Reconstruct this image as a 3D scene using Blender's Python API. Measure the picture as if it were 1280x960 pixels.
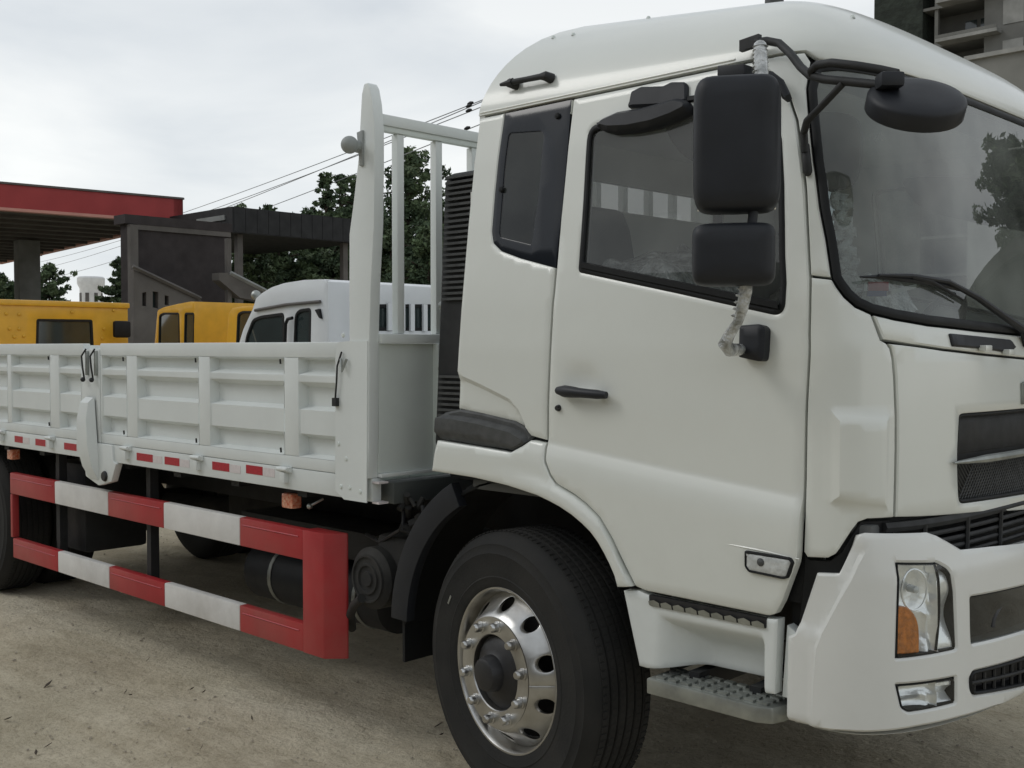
import bpy, bmesh, math, random
import numpy as np
from mathutils import Vector, Matrix
from mathutils.geometry import delaunay_2d_cdt
random.seed(7); np.random.seed(7)
for o in list(bpy.data.objects): bpy.data.objects.remove(o, do_unlink=True)
SC = bpy.context.scene; COL = SC.collection

# ---------------------------------------------------------------- camera
cd = bpy.data.cameras.new('camera'); camo = bpy.data.objects.new('camera', cd); COL.objects.link(camo)
cd.sensor_width = 36.0; cd.lens = 1381.0 / 1280.0 * 36.0; cd.clip_start = 0.05; cd.clip_end = 3000
camo.location = (2.8431, -2.8998, 1.7061)
camo.rotation_euler = (math.pi / 2 - math.atan(45 / 1381.0), 0, math.radians(134.1) - math.pi / 2)
SC.camera = camo
SC.render.resolution_x, SC.render.resolution_y = 1024, 768

# ---------------------------------------------------------------- overcast sky, one weak wide sun
SUN_EL, SUN_AZ = math.radians(40), math.radians(-140)          # direction the light comes from (azimuth measured from +X)
w = bpy.data.worlds.new('World'); SC.world = w; w.use_nodes = True
nt = w.node_tree; nt.nodes.clear()
def N(t, **k):
    n = nt.nodes.new(t)
    for a, b in k.items(): setattr(n, a, b)
    return n
sky = N('ShaderNodeTexSky', sky_type='NISHITA', sun_disc=False); sky.sun_elevation = SUN_EL; sky.sun_rotation = math.pi / 2 - SUN_AZ
tc = N('ShaderNodeTexCoord'); mp = N('ShaderNodeMapping'); mp.inputs['Scale'].default_value = (1.0, 1.0, 3.0)
ns = N('ShaderNodeTexNoise'); ns.inputs['Scale'].default_value = 2.6; ns.inputs['Detail'].default_value = 6; ns.inputs['Roughness'].default_value = .5; ns.inputs['Distortion'].default_value = .35
rp = N('ShaderNodeValToRGB'); e = rp.color_ramp.elements
e[0].position = .36; e[0].color = (6.6, 6.95, 7.2, 1); e[1].position = .62; e[1].color = (9.0, 9.1, 8.95, 1)
mx = N('ShaderNodeMix', data_type='RGBA'); mx.inputs[0].default_value = .94
bg = N('ShaderNodeBackground'); bg.inputs['Strength'].default_value = .1; out = N('ShaderNodeOutputWorld')
L = nt.links.new
L(tc.outputs['Generated'], mp.inputs[0]); L(mp.outputs[0], ns.inputs[0]); L(ns.outputs['Fac'], rp.inputs[0])
L(sky.outputs[0], mx.inputs[6]); sx = N('ShaderNodeSeparateXYZ'); L(tc.outputs['Generated'], sx.inputs[0]); r2 = N('ShaderNodeValToRGB'); e2 = r2.color_ramp.elements
e2[0].position = 0; e2[0].color = (1, 1, 1, 1); e2[1].position = 1; e2[1].color = (.60, .615, .64, 1); e3 = e2.new(.16); e3.color = (.95, .955, .96, 1); e4 = e2.new(.36); e4.color = (.82, .835, .86, 1)
mu = N('ShaderNodeMix', data_type='RGBA', blend_type='MULTIPLY'); mu.inputs[0].default_value = 1; L(sx.outputs['Z'], r2.inputs[0]); L(rp.outputs[0], mu.inputs[6]); L(r2.outputs[0], mu.inputs[7])
L(mu.outputs[2], mx.inputs[7]); L(mx.outputs[2], bg.inputs[0]); L(bg.outputs[0], out.inputs[0])
sl = bpy.data.lights.new('sun', 'SUN'); sl.energy = .5; sl.angle = math.radians(20); sl.color = (1, .98, .94)
so = bpy.data.objects.new('sun', sl); COL.objects.link(so)
so.rotation_euler = Vector((-math.cos(SUN_EL) * math.cos(SUN_AZ), -math.cos(SUN_EL) * math.sin(SUN_AZ), -math.sin(SUN_EL))).to_track_quat('-Z', 'Y').to_euler()
SC.view_settings.view_transform = 'Standard'; SC.view_settings.look = 'None'; SC.view_settings.exposure = .24; SC.view_settings.gamma = 1
SC.render.engine = 'CYCLES'
# ---------------------------------------------------------------- survey: picture ray -> point on a real surface
F_PX, CX, CY = 1381.0, 640.0, 480.0
PITCH = math.atan(45 / F_PX); HEAD = math.radians(134.1)
CAM = np.array([2.8431, -2.8998, 1.7061])
_fh = np.array([math.cos(HEAD), math.sin(HEAD), 0.0]); _up = np.array([0, 0, 1.0])
RGT = np.array([math.sin(HEAD), -math.cos(HEAD), 0.0])
FWD = _fh * math.cos(PITCH) - _up * math.sin(PITCH)
UPV = _up * math.cos(PITCH) + _fh * math.sin(PITCH)
def ray(x, y): return FWD + RGT * (x - CX) / F_PX - UPV * (y - CY) / F_PX
def onY(x, y, Y): d = ray(x, y); return CAM + d * ((Y - CAM[1]) / d[1])
def onX(x, y, X): d = ray(x, y); return CAM + d * ((X - CAM[0]) / d[0])
def onZ(x, y, Z): d = ray(x, y); return CAM + d * ((Z - CAM[2]) / d[2])
def onD(x, y, D): return CAM + ray(x, y) * D
def pj(p):
    d = np.asarray(p, float) - CAM; z = d @ FWD
    return np.array([CX + F_PX * (d @ RGT) / z, CY - F_PX * (d @ UPV) / z])

# ---------------------------------------------------------------- cab skin as a surface S(u, z): u runs along the right flank, round the corner, across the front
W = 2.40; XR = -0.27; ZSEAM = 2.61
def lerp(z, zs, vs): return np.interp(z, zs, vs)
def cab_side_y(z): return lerp(z, [0.4, 1.5, 1.7, 1.86, 2.17, 2.42, 2.62, 3.2], [0.01, 0, .006, .021, .058, .092, .128, .24])
def cab_xs(z): return lerp(z, [1.7, 1.9, 2.2, 2.62, 3.2], [1.19, 1.165, 1.09, .97, .8])
def cab_xf(z): return lerp(z, [0.4, 1.2, 1.72, 1.8, 2.2, 2.62, 3.2], [1.50, 1.515, 1.50, 1.485, 1.40, 1.285, 1.1])
def bmp_side_y(z): return lerp(z, [0.3, .45, .55, 1.0, 1.3], [.03, .0, -.02, -.02, -.02])
def bmp_xs(z): return lerp(z, [0.3, 1.3], [1.18, 1.18])
def bmp_xf(z): return lerp(z, [0.3, .47, .55, 1.05, 1.14, 1.3], [1.53, 1.575, 1.60, 1.60, 1.575, 1.50])
class Skin:
    def __init__(s, ys, xs, xf, n, zref):
        s.ys, s.xs, s.xf, s.n = ys, xs, xf, n
        ph = np.linspace(0, math.pi / 2, 4001); e = 2.0 / n
        hx = float(xf(zref) - xs(zref)); hy = W / 2 - float(ys(zref))
        X = hx * np.sin(ph) ** e; Y = -hy * np.cos(ph) ** e
        L = np.concatenate([[0], np.cumsum(np.hypot(np.diff(X), np.diff(Y)))])
        s.u0 = float(xs(zref)); s.tab_u = s.u0 + L; s.tab_p = ph; s.um = s.u0 + L[-1]
    def pos(s, u, z):
        u = np.asarray(u, float); z = np.asarray(z, float); u, z = np.broadcast_arrays(u, z)
        mir = u > s.um; uu = np.where(mir, 2 * s.um - u, u)
        ys, xs, xf = s.ys(z), s.xs(z), s.xf(z)
        ph = np.interp(uu, s.tab_u, s.tab_p); e = 2.0 / s.n
        side = uu <= s.u0
        X = np.where(side, XR + (uu - XR) * (xs - XR) / (s.u0 - XR), xs + (xf - xs) * np.sin(ph) ** e)
        Y = np.where(side, ys, W / 2 - (W / 2 - ys) * np.clip(np.cos(ph), 0, 1) ** e)
        Y = np.where(mir, W - Y, Y)
        return np.stack([X, Y, z], -1)
    def nrm(s, u, z):
        h = .004
        a = s.pos(np.asarray(u) + h, z) - s.pos(np.asarray(u) - h, z); b = s.pos(u, np.asarray(z) + .02) - s.pos(u, np.asarray(z) - .02)
        n = np.cross(a, b); return n / (np.linalg.norm(n, axis=-1, keepdims=True) + 1e-12)
    def off(s, u, z, d):
        return s.pos(u, z) + s.nrm(u, z) * np.asarray(d)[..., None]
    def inv(s, x, y, d=0.0):
        us = np.linspace(XR - .3, s.um + .9, 140); zs = np.linspace(.35, 3.0, 90)
        if not hasattr(s, 'G'):
            U, Z = np.meshgrid(us, zs); s.GU, s.GZ = U, Z; s.G = s.pos(U, Z)
            q = s.G - CAM; zz = q @ FWD; s.GX = CX + F_PX * (q @ RGT) / zz; s.GY = CY - F_PX * (q @ UPV) / zz
        k = np.argmin((s.GX - x) ** 2 + (s.GY - y) ** 2 + np.where(s.GU > s.um + .6, 1e5, 0)); p = np.array([s.GU.flat[k], s.GZ.flat[k]]); t = np.array([x, y])
        for _ in range(12):
            f = lambda v: pj(s.off(np.array(v[0]), np.array(v[1]), np.array(d)))
            r = f(p) - t; h = 1e-4
            J = np.stack([(f(p + [h, 0]) - f(p - [h, 0])) / (2 * h), (f(p + [0, h]) - f(p - [0, h])) / (2 * h)], 1)
            try: st = np.linalg.solve(J, r)
            except Exception: break
            st = np.clip(st, -.08, .08); p = p - st
            if abs(st).max() < 1e-6: break
        return (float(p[0]), float(p[1]))
cab = Skin(cab_side_y, cab_xs, cab_xf, 3.6, 1.4)
bmp = Skin(bmp_side_y, bmp_xs, bmp_xf, 3.2, .8)
def roof_pt(u, k):
    """k = 1 at the roof seam ... 0 at the crown"""
    o = cab.pos(u, ZSEAM); c = np.array([ROOF_CX, W / 2])
    k = np.asarray(k, float); f = (1 - np.abs(k) ** ROOF_N) ** (1 / ROOF_M)
    X = c[0] + (o[..., 0] - c[0]) * k; Y = c[1] + (o[..., 1] - c[1]) * k
    Z = ZSEAM + (ROOF_H - ROOF_S * (X - c[0])) * f
    return np.stack([X, Y, Z], -1)
ROOF_CX, ROOF_N, ROOF_M, ROOF_H, ROOF_S = .40, 4.0, 1.5, .38, .12
# ---------------------------------------------------------------- materials
def mat(name, col, rough=.5, metal=0.0, var=0.0, vscale=3.0, col2=None, bump=0.0, bscale=40.0, coat=0.0, spec=.5, dist=0.01, emit=None, dirt=0.0, dirtcol=(.2, .17, .13)):
    m = bpy.data.materials.new(name); m.use_nodes = True; t = m.node_tree; b = t.nodes['Principled BSDF']
    b.inputs['Base Color'].default_value = (*col, 1); b.inputs['Roughness'].default_value = rough; b.inputs['Metallic'].default_value = metal
    b.inputs['Coat Weight'].default_value = coat; b.inputs['Coat Roughness'].default_value = .12; b.inputs['Specular IOR Level'].default_value = spec
    geo = t.nodes.new('ShaderNodeNewGeometry'); src = geo.outputs['Position']
    if var > 0 or col2 is not None:
        n = t.nodes.new('ShaderNodeTexNoise'); n.inputs['Scale'].default_value = vscale; n.inputs['Detail'].default_value = 5; t.links.new(src, n.inputs['Vector'])
        r = t.nodes.new('ShaderNodeValToRGB'); r.color_ramp.elements[0].position = .32; r.color_ramp.elements[1].position = .68
        c2 = col2 if col2 is not None else tuple(c * (1 - var) for c in col)
        r.color_ramp.elements[0].color = (*c2, 1); r.color_ramp.elements[1].color = (*col, 1)
        t.links.new(n.outputs['Fac'], r.inputs[0]); cout = r.outputs[0]
        if dirt > 0:
            n2 = t.nodes.new('ShaderNodeTexNoise'); n2.inputs['Scale'].default_value = 1.7; n2.inputs['Detail'].default_value = 9; n2.inputs['Roughness'].default_value = .7; t.links.new(src, n2.inputs['Vector'])
            sx = t.nodes.new('ShaderNodeSeparateXYZ'); t.links.new(src, sx.inputs[0])
            mr = t.nodes.new('ShaderNodeMapRange'); mr.inputs['From Min'].default_value = 1.3; mr.inputs['From Max'].default_value = .45; mr.inputs['To Min'].default_value = .25; mr.inputs['To Max'].default_value = 1.0; t.links.new(sx.outputs['Z'], mr.inputs['Value'])
            r2 = t.nodes.new('ShaderNodeMapRange'); r2.inputs['From Min'].default_value = .4; r2.inputs['From Max'].default_value = .75; t.links.new(n2.outputs['Fac'], r2.inputs['Value'])
            mu = t.nodes.new('ShaderNodeMath'); mu.operation = 'MULTIPLY'; t.links.new(mr.outputs[0], mu.inputs[0]); t.links.new(r2.outputs[0], mu.inputs[1])
            mu2 = t.nodes.new('ShaderNodeMath'); mu2.operation = 'MULTIPLY'; mu2.inputs[1].default_value = dirt; t.links.new(mu.outputs[0], mu2.inputs[0])
            mm = t.nodes.new('ShaderNodeMix'); mm.data_type = 'RGBA'; t.links.new(mu2.outputs[0], mm.inputs[0]); t.links.new(cout, mm.inputs[6]); mm.inputs[7].default_value = (*dirtcol, 1)
            cout = mm.outputs[2]
        t.links.new(cout, b.inputs['Base Color'])
        rr = t.nodes.new('ShaderNodeMapRange'); rr.inputs['To Min'].default_value = min(1, rough * 1.25); rr.inputs['To Max'].default_value = rough * .85
        t.links.new(n.outputs['Fac'], rr.inputs['Value']); t.links.new(rr.outputs[0], b.inputs['Roughness'])
    if bump > 0:
        n = t.nodes.new('ShaderNodeTexNoise'); n.inputs['Scale'].default_value = bscale; n.inputs['Detail'].default_value = 3; t.links.new(src, n.inputs['Vector'])
        bp = t.nodes.new('ShaderNodeBump'); bp.inputs['Strength'].default_value = bump; bp.inputs['Distance'].default_value = dist
        t.links.new(n.outputs['Fac'], bp.inputs['Height']); t.links.new(bp.outputs[0], b.inputs['Normal'])
    if emit: b.inputs['Emission Color'].default_value = (*emit, 1); b.inputs['Emission Strength'].default_value = 1
    return m
def glass(name, tint=(.8, .85, .84), rough=.0, ior=1.5, veil=0.0, veilcol=(.5, .52, .5)):
    m = bpy.data.materials.new(name); m.use_nodes = True; t = m.node_tree; t.nodes.clear()
    o = t.nodes.new('ShaderNodeOutputMaterial'); tr = t.nodes.new('ShaderNodeBsdfTransparent'); tr.inputs[0].default_value = (*tint, 1)
    gl = t.nodes.new('ShaderNodeBsdfGlossy'); gl.inputs['Roughness'].default_value = rough; fr = t.nodes.new('ShaderNodeFresnel'); fr.inputs[0].default_value = ior
    gb = t.nodes.new('ShaderNodeNewGeometry'); mi_ = t.nodes.new('ShaderNodeMapRange'); mi_.inputs['To Min'].default_value = ior; mi_.inputs['To Max'].default_value = 1 / ior
    t.links.new(gb.outputs['Backfacing'], mi_.inputs['Value']); t.links.new(mi_.outputs[0], fr.inputs[0])   # a thin pane reflects alike from both sides
    mi = t.nodes.new('ShaderNodeMixShader'); base = tr.outputs[0]
    if veil > 0:  # pale diffuse haze mixed into the pane, imitating reflected sky
        df = t.nodes.new('ShaderNodeBsdfDiffuse'); df.inputs[0].default_value = (*veilcol, 1); m2 = t.nodes.new('ShaderNodeMixShader')
        n = t.nodes.new('ShaderNodeTexNoise'); n.inputs['Scale'].default_value = 3.5; n.inputs['Detail'].default_value = 8; g = t.nodes.new('ShaderNodeNewGeometry'); t.links.new(g.outputs['Position'], n.inputs['Vector'])
        mr = t.nodes.new('ShaderNodeMapRange'); mr.inputs['From Min'].default_value = .3; mr.inputs['From Max'].default_value = .7; mr.inputs['To Min'].default_value = veil * .4; mr.inputs['To Max'].default_value = veil * 1.6
        t.links.new(n.outputs['Fac'], mr.inputs['Value']); t.links.new(mr.outputs[0], m2.inputs[0]); t.links.new(tr.outputs[0], m2.inputs[1]); t.links.new(df.outputs[0], m2.inputs[2]); base = m2.outputs[0]
    t.links.new(fr.outputs[0], mi.inputs[0]); t.links.new(base, mi.inputs[1]); t.links.new(gl.outputs[0], mi.inputs[2]); t.links.new(mi.outputs[0], o.inputs[0])
    return m
M = {}
M['paint'] = mat('white_paint', (.735, .755, .71), .32, var=.035, vscale=1.6, coat=.5, bump=.02, bscale=9, dist=.02, dirt=.24)
M['bedpaint'] = mat('white_bed_paint', (.74, .775, .76), .45, var=.06, vscale=5, coat=.1, bump=.05, bscale=18, dist=.01, dirt=.22)
M['bumper'] = mat('white_bumper_paint', (.735, .745, .72), .34, var=.03, vscale=2, coat=.3, bump=.02, bscale=12, dirt=.14)
M['headboard'] = mat('headboard_grey_white', (.72, .77, .735), .5, var=.1, vscale=4, bump=.05, bscale=14, dirt=.2)
M['crossmember'] = mat('dull_grey_frame_paint', (.10, .11, .105), .6, var=.25)
M['knob'] = mat('grey_cast_metal', (.33, .35, .34), .55, var=.2)
M['black'] = mat('black_plastic', (.014, .016, .021), .48, var=.25, vscale=9, bump=.06, bscale=220, dist=.002, spec=.4)
M['blackmatt'] = mat('black_trim', (.018, .019, .020), .6, var=.3, vscale=20, bump=.15, bscale=260, dist=.003)
M['greytrim'] = mat('grey_plastic_trim', (.075, .078, .078), .55, var=.3, vscale=30, bump=.3, bscale=200, dist=.004)
M['dark'] = mat('dark_structure', (.03, .03, .03), .7, var=.3)
M['rubber'] = mat('window_rubber', (.009, .010, .011), .55, var=.2, vscale=12, spec=.3)
M['tyre'] = mat('tyre_rubber', (.014, .0145, .0145), .78, col2=(.030, .029, .027), vscale=5, bump=.3, bscale=90, dist=.004, spec=.3)
M['alloy'] = mat('polished_aluminium', (.60, .605, .60), .32, metal=1.0, col2=(.36, .35, .33), vscale=7, bump=.03, bscale=60)
M['hub'] = mat('black_hub', (.02, .02, .022), .45, var=.4, vscale=14, bump=.1, bscale=40)
M['steel'] = mat('galvanised_steel', (.42, .44, .42), .42, metal=.85, var=.35, vscale=14, bump=.1, bscale=60)
M['chassis'] = mat('chassis_black', (.014, .015, .017), .6, var=.4, vscale=8, bump=.1, bscale=30)
M['dusty'] = mat('dusty_black_metal', (.032, .031, .028), .8, col2=(.014, .014, .014), vscale=6, bump=.2, bscale=30)
M['red'] = mat('red_guard_paint', (.42, .022, .028), .42, var=.18, vscale=4, coat=.1, bump=.06, bscale=30, dirt=.4, dirtcol=(.3, .15, .12))
M['guardwhite'] = mat('white_guard_paint', (.78, .77, .75), .45, var=.10, vscale=6, bump=.10, bscale=24, dirt=.45)
M['tape'] = mat('red_reflective_tape', (.48, .012, .03), .3, var=.3, vscale=90)
M['tapew'] = mat('white_reflective_tape', (.72, .66, .66), .3, var=.12, vscale=60)
M['amber'] = mat('amber_lens', (.62, .20, .03), .18, var=.5, vscale=60, coat=.6, bump=.5, bscale=120, dist=.004)
M['amber2'] = mat('marker_lens', (.62, .12, .05), .2, col2=(.8, .45, .3), vscale=70, coat=.4)
M['chrome'] = mat('reflector_chrome', (.90, .91, .91), .28, metal=.6, bump=.25, bscale=22, dist=.02)
M['lamplens'] = glass('lamp_lens', (.93, .95, .95), .02)
M['frost'] = mat('clear_ribbed_lens', (.62, .64, .63), .22, var=.3, vscale=50, coat=.6, bump=.6, bscale=90, dist=.004)
M['door_glass'] = glass('door_glass', (.71, .73, .72), 0, 1.55, .08)
M['screen'] = glass('windscreen_glass', (.54, .59, .58), 0, 1.64, .23, (.42, .45, .42))
M['rear_glass'] = glass('rear_glass', (.50, .50, .49), 0, 1.4)
M['quarter'] = glass('tinted_glass', (.26, .29, .30), 0, 1.5, .03)
M['frit'] = mat('black_frit_glass', (.012, .015, .021), .14, var=.2, vscale=6, spec=.35)
M['interior'] = mat('cab_lining', (.62, .63, .61), .8, var=.08, vscale=5, bump=.1, bscale=60)
M['dash'] = mat('dashboard_plastic', (.10, .105, .105), .6, var=.2, bump=.1, bscale=150, dist=.003)
M['seat'] = mat('grey_seat_cloth', (.11, .12, .12), .9, var=.2, vscale=8)
M['visor'] = mat('sun_visor_vinyl', (.02, .021, .018), .6, var=.2)
M['film'] = mat('crumpled_plastic_film', (.60, .61, .60), .16, col2=(.20, .21, .20), vscale=26, bump=1.0, bscale=22, dist=.05, coat=.8)
M['card_red'] = mat('red_card', (.5, .02, .06), .5, var=.1); M['card_blue'] = mat('blue_card', (.03, .05, .3), .5, var=.1); M['card_white'] = mat('white_card', (.8, .8, .8), .5, var=.05)

# ---------------------------------------------------------------- object helpers
def link(name, me, parent=None, loc=(0, 0, 0)):
    o = bpy.data.objects.new(name, me); COL.objects.link(o); o.location = loc
    if parent is not None: o.parent = parent
    return o
def empty(name, loc, label=None, cat=None, group=None, rz=0.0):
    o = link(name, None, None, loc); o.rotation_euler = (0, 0, rz); o.empty_display_size = .2
    tag(o, label, cat, group); return o
def tag(o, label=None, cat=None, group=None, kind=None):
    if label: o['label'] = label
    if cat: o['category'] = cat
    if group: o['group'] = group
    if kind: o['kind'] = kind
    return o
def worldloc(p):
    v = Vector((0, 0, 0))
    while p is not None: v += Vector(p.location); p = p.parent
    return v
def copy_tree(o, parent=None):
    c = o.copy(); COL.objects.link(c)
    if parent is not None: c.parent = parent
    for ch in list(o.children): copy_tree(ch, c)
    return c
class MB:
    """collects faces, then links them as one mesh object; coordinates are in metres on the site unless local=True"""
    def __init__(s): s.v = []; s.f = []; s.mi = []; s.cur = 0
    def add(s, vs, fs):
        b = len(s.v); s.v += [tuple(map(float, p)) for p in vs]; s.f += [tuple(b + i for i in f) for f in fs]; s.mi += [s.cur] * len(fs); return s
    def box(s, x0, x1, y0, y1, z0, z1):
        return s.add([(x0, y0, z0), (x1, y0, z0), (x1, y1, z0), (x0, y1, z0), (x0, y0, z1), (x1, y0, z1), (x1, y1, z1), (x0, y1, z1)],
                     [(3, 2, 1, 0), (4, 5, 6, 7), (0, 1, 5, 4), (1, 2, 6, 5), (2, 3, 7, 6), (3, 0, 4, 7)])
    def obox(s, c, ax, ay, az, hx, hy, hz):
        c = np.array(c, float); ax, ay, az = [np.array(a, float) / np.linalg.norm(a) for a in (ax, ay, az)]; vs = []
        for k in (-1, 1):
            for i, j in ((-1, -1), (1, -1), (1, 1), (-1, 1)): vs.append(c + ax * hx * i + ay * hy * j + az * hz * k)
        return s.add(vs, [(3, 2, 1, 0), (4, 5, 6, 7), (0, 1, 5, 4), (1, 2, 6, 5), (2, 3, 7, 6), (3, 0, 4, 7)])
    def prism(s, pts, a, b, axis='y'):
        n = len(pts); mk = {'y': lambda p, t: (p[0], t, p[1]), 'x': lambda p, t: (t, p[0], p[1]), 'z': lambda p, t: (p[0], p[1], t)}[axis]
        return s.add([mk(p, a) for p in pts] + [mk(p, b) for p in pts], [tuple(range(n)), tuple(range(2 * n - 1, n - 1, -1))] + [(i, n + i, n + (i + 1) % n, (i + 1) % n) for i in range(n)])
    def tube(s, pts, r, n=10, cap=True):
        P = [np.array(p, float) for p in pts]; rs = r if hasattr(r, '__len__') else [r] * len(P); rings = []; prev = None
        for i, p in enumerate(P):
            d = (P[min(i + 1, len(P) - 1)] - P[max(i - 1, 0)]); d /= np.linalg.norm(d) + 1e-12
            if prev is None: a = np.cross(d, [0, 0, 1.0] if abs(d[2]) < .9 else [1.0, 0, 0])
            else: a = prev - d * (prev @ d)
            a /= np.linalg.norm(a) + 1e-12; prev = a; b = np.cross(d, a)
            rings.append([p + (a * math.cos(t) + b * math.sin(t)) * rs[i] for t in np.linspace(0, 2 * math.pi, n, endpoint=False)])
        vs = [q for rg in rings for q in rg]; fs = []
        for i in range(len(P) - 1):
            for k in range(n): fs.append((i * n + k, i * n + (k + 1) % n, (i + 1) * n + (k + 1) % n, (i + 1) * n + k))
        if cap: fs += [tuple(range(n))[::-1], tuple((len(P) - 1) * n + k for k in range(n))]
        return s.add(vs, fs)
    def lathe(s, prof, n=48, axis='y', c=(0, 0, 0)):
        vs = []; fs = []; m = len(prof)
        for k in range(n):
            t = 2 * math.pi * k / n
            for r, h in prof:
                if axis == 'y': vs.append((c[0] + r * math.cos(t), c[1] + h, c[2] + r * math.sin(t)))
                elif axis == 'z': vs.append((c[0] + r * math.cos(t), c[1] + r * math.sin(t), c[2] + h))
                else: vs.append((c[0] + h, c[1] + r * math.cos(t), c[2] + r * math.sin(t)))
        for k in range(n):
            for i in range(m - 1): fs.append((k * m + i, ((k + 1) % n) * m + i, ((k + 1) % n) * m + i + 1, k * m + i + 1))
        return s.add(vs, fs)
    def sphere(s, c, r, n=16, m=10):
        return s.lathe([(max(1e-4, r * math.sin(t)), -r * math.cos(t)) for t in np.linspace(0, math.pi, m)], n, 'z', c)
    def build(s, name, mats, parent=None, bevel=0.0, seg=2, smooth=40, local=False, loc=None, recalc=True, kind=None):
        me = bpy.data.meshes.new(name); off = Vector((0, 0, 0)) if local else worldloc(parent)
        L0 = Vector(loc) if loc is not None else Vector((0, 0, 0))
        if loc is not None and not local: off = L0; pl = L0 - worldloc(parent)
        else: pl = L0
        me.from_pydata([(x - off.x, y - off.y, z - off.z) for x, y, z in s.v], [], s.f)
        mats = mats if isinstance(mats, (list, tuple)) else [mats]
        for m_ in mats: me.materials.append(m_)
        if len(mats) > 1: me.polygons.foreach_set('material_index', s.mi)
        bm = bmesh.new(); bm.from_mesh(me)
        if recalc: bmesh.ops.recalc_face_normals(bm, faces=bm.faces)
        if bevel > 0:
            ed = [e for e in bm.edges if len(e.link_faces) == 2 and e.calc_face_angle(0) > math.radians(30)]
            bmesh.ops.bevel(bm, geom=ed, offset=bevel, segments=seg, profile=.6, affect='EDGES', clamp_overlap=True)
        bm.to_mesh(me); bm.free()
        if smooth: me.shade_smooth(); me.set_sharp_from_angle(angle=math.radians(smooth))
        o = link(name, me, parent, pl)
        if kind: o['kind'] = kind
        return o
def mirrored(o, parent=None, name=None):
    """the same part on the truck's far side (mesh mirrored about the centre line)"""
    me = o.data.copy(); wl = worldloc(o).y
    bm = bmesh.new(); bm.from_mesh(me)
    pl = worldloc(parent if parent is not None else o.parent)
    for v in bm.verts: v.co.y = (W - (v.co.y + wl)) - pl.y; v.co.x += worldloc(o).x - pl.x; v.co.z += worldloc(o).z - pl.z
    bmesh.ops.reverse_faces(bm, faces=bm.faces); bm.to_mesh(me); bm.free(); me.set_sharp_from_angle(angle=math.radians(40))
    return link(name or o.name.split('.')[0], me, parent if parent is not None else o.parent)

# ---------------------------------------------------------------- sheet-metal panels cut out of a skin
def resample(loop, step, closed=True):
    P = [np.array(p, float) for p in loop]; out = []; n = len(P)
    for i in range(n if closed else n - 1):
        a, b = P[i], P[(i + 1) % n]; k = max(1, int(math.ceil(np.linalg.norm(b - a) / step)))
        for j in range(k): out.append(a + (b - a) * j / k)
    if not closed: out.append(P[-1])
    return np.array(out)
def rounded(loop, r):
    """loop of points, r one radius or a list"""
    P = [np.array(p, float) for p in loop]; n = len(P); out = []
    for i in range(n):
        ri = r[i] if hasattr(r, '__len__') else r; a, p, b = P[i - 1], P[i], P[(i + 1) % n]
        if ri <= 0: out.append(p); continue
        la, lb = np.linalg.norm(a - p), np.linalg.norm(b - p); da, db = min(ri, .48 * la), min(ri, .48 * lb)
        p0, p1 = p + (a - p) / la * da, p + (b - p) / lb * db
        for t in np.linspace(0, 1, 6): out.append((1 - t) ** 2 * p0 + 2 * t * (1 - t) * p + t * t * p1)
    return out
def inside(pts, loop):
    x, y = pts[:, 0], pts[:, 1]; c = np.zeros(len(pts), bool); n = len(loop)
    for i in range(n):
        x1, y1 = loop[i]; x2, y2 = loop[(i + 1) % n]
        if y1 == y2: continue
        k = ((y1 > y) != (y2 > y)) & (x < (x2 - x1) * (y - y1) / (y2 - y1) + x1); c ^= k
    return c
def dseg(pts, loop, closed=True):
    d = np.full(len(pts), 1e9); n = len(loop)
    for i in range(n if closed else n - 1):
        a = np.array(loop[i], float); b = np.array(loop[(i + 1) % n], float); ab = b - a; L2 = ab @ ab + 1e-15
        t = np.clip(((pts - a) @ ab) / L2, 0, 1); d = np.minimum(d, np.linalg.norm(pts - (a + t[:, None] * ab), axis=1))
    return d
def area(l): l = np.array(l); return .5 * np.sum(l[:, 0] * np.roll(l[:, 1], -1) - np.roll(l[:, 0], -1) * l[:, 1])
def offset_loop(l, d):
    """move a counter-clockwise loop inward by d"""
    l = np.array(l); n = len(l); a = l - np.roll(l, 1, 0); b = np.roll(l, -1, 0) - l
    na = np.stack([-a[:, 1], a[:, 0]], 1); nb = np.stack([-b[:, 1], b[:, 0]], 1)
    na /= np.linalg.norm(na, axis=1, keepdims=True) + 1e-12; nb /= np.linalg.norm(nb, axis=1, keepdims=True) + 1e-12
    m = na + nb; m /= np.linalg.norm(m, axis=1, keepdims=True) + 1e-12; k = np.clip(np.sum(m * na, 1), .5, 1)
    return l + m * (d / k)[:, None]
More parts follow.
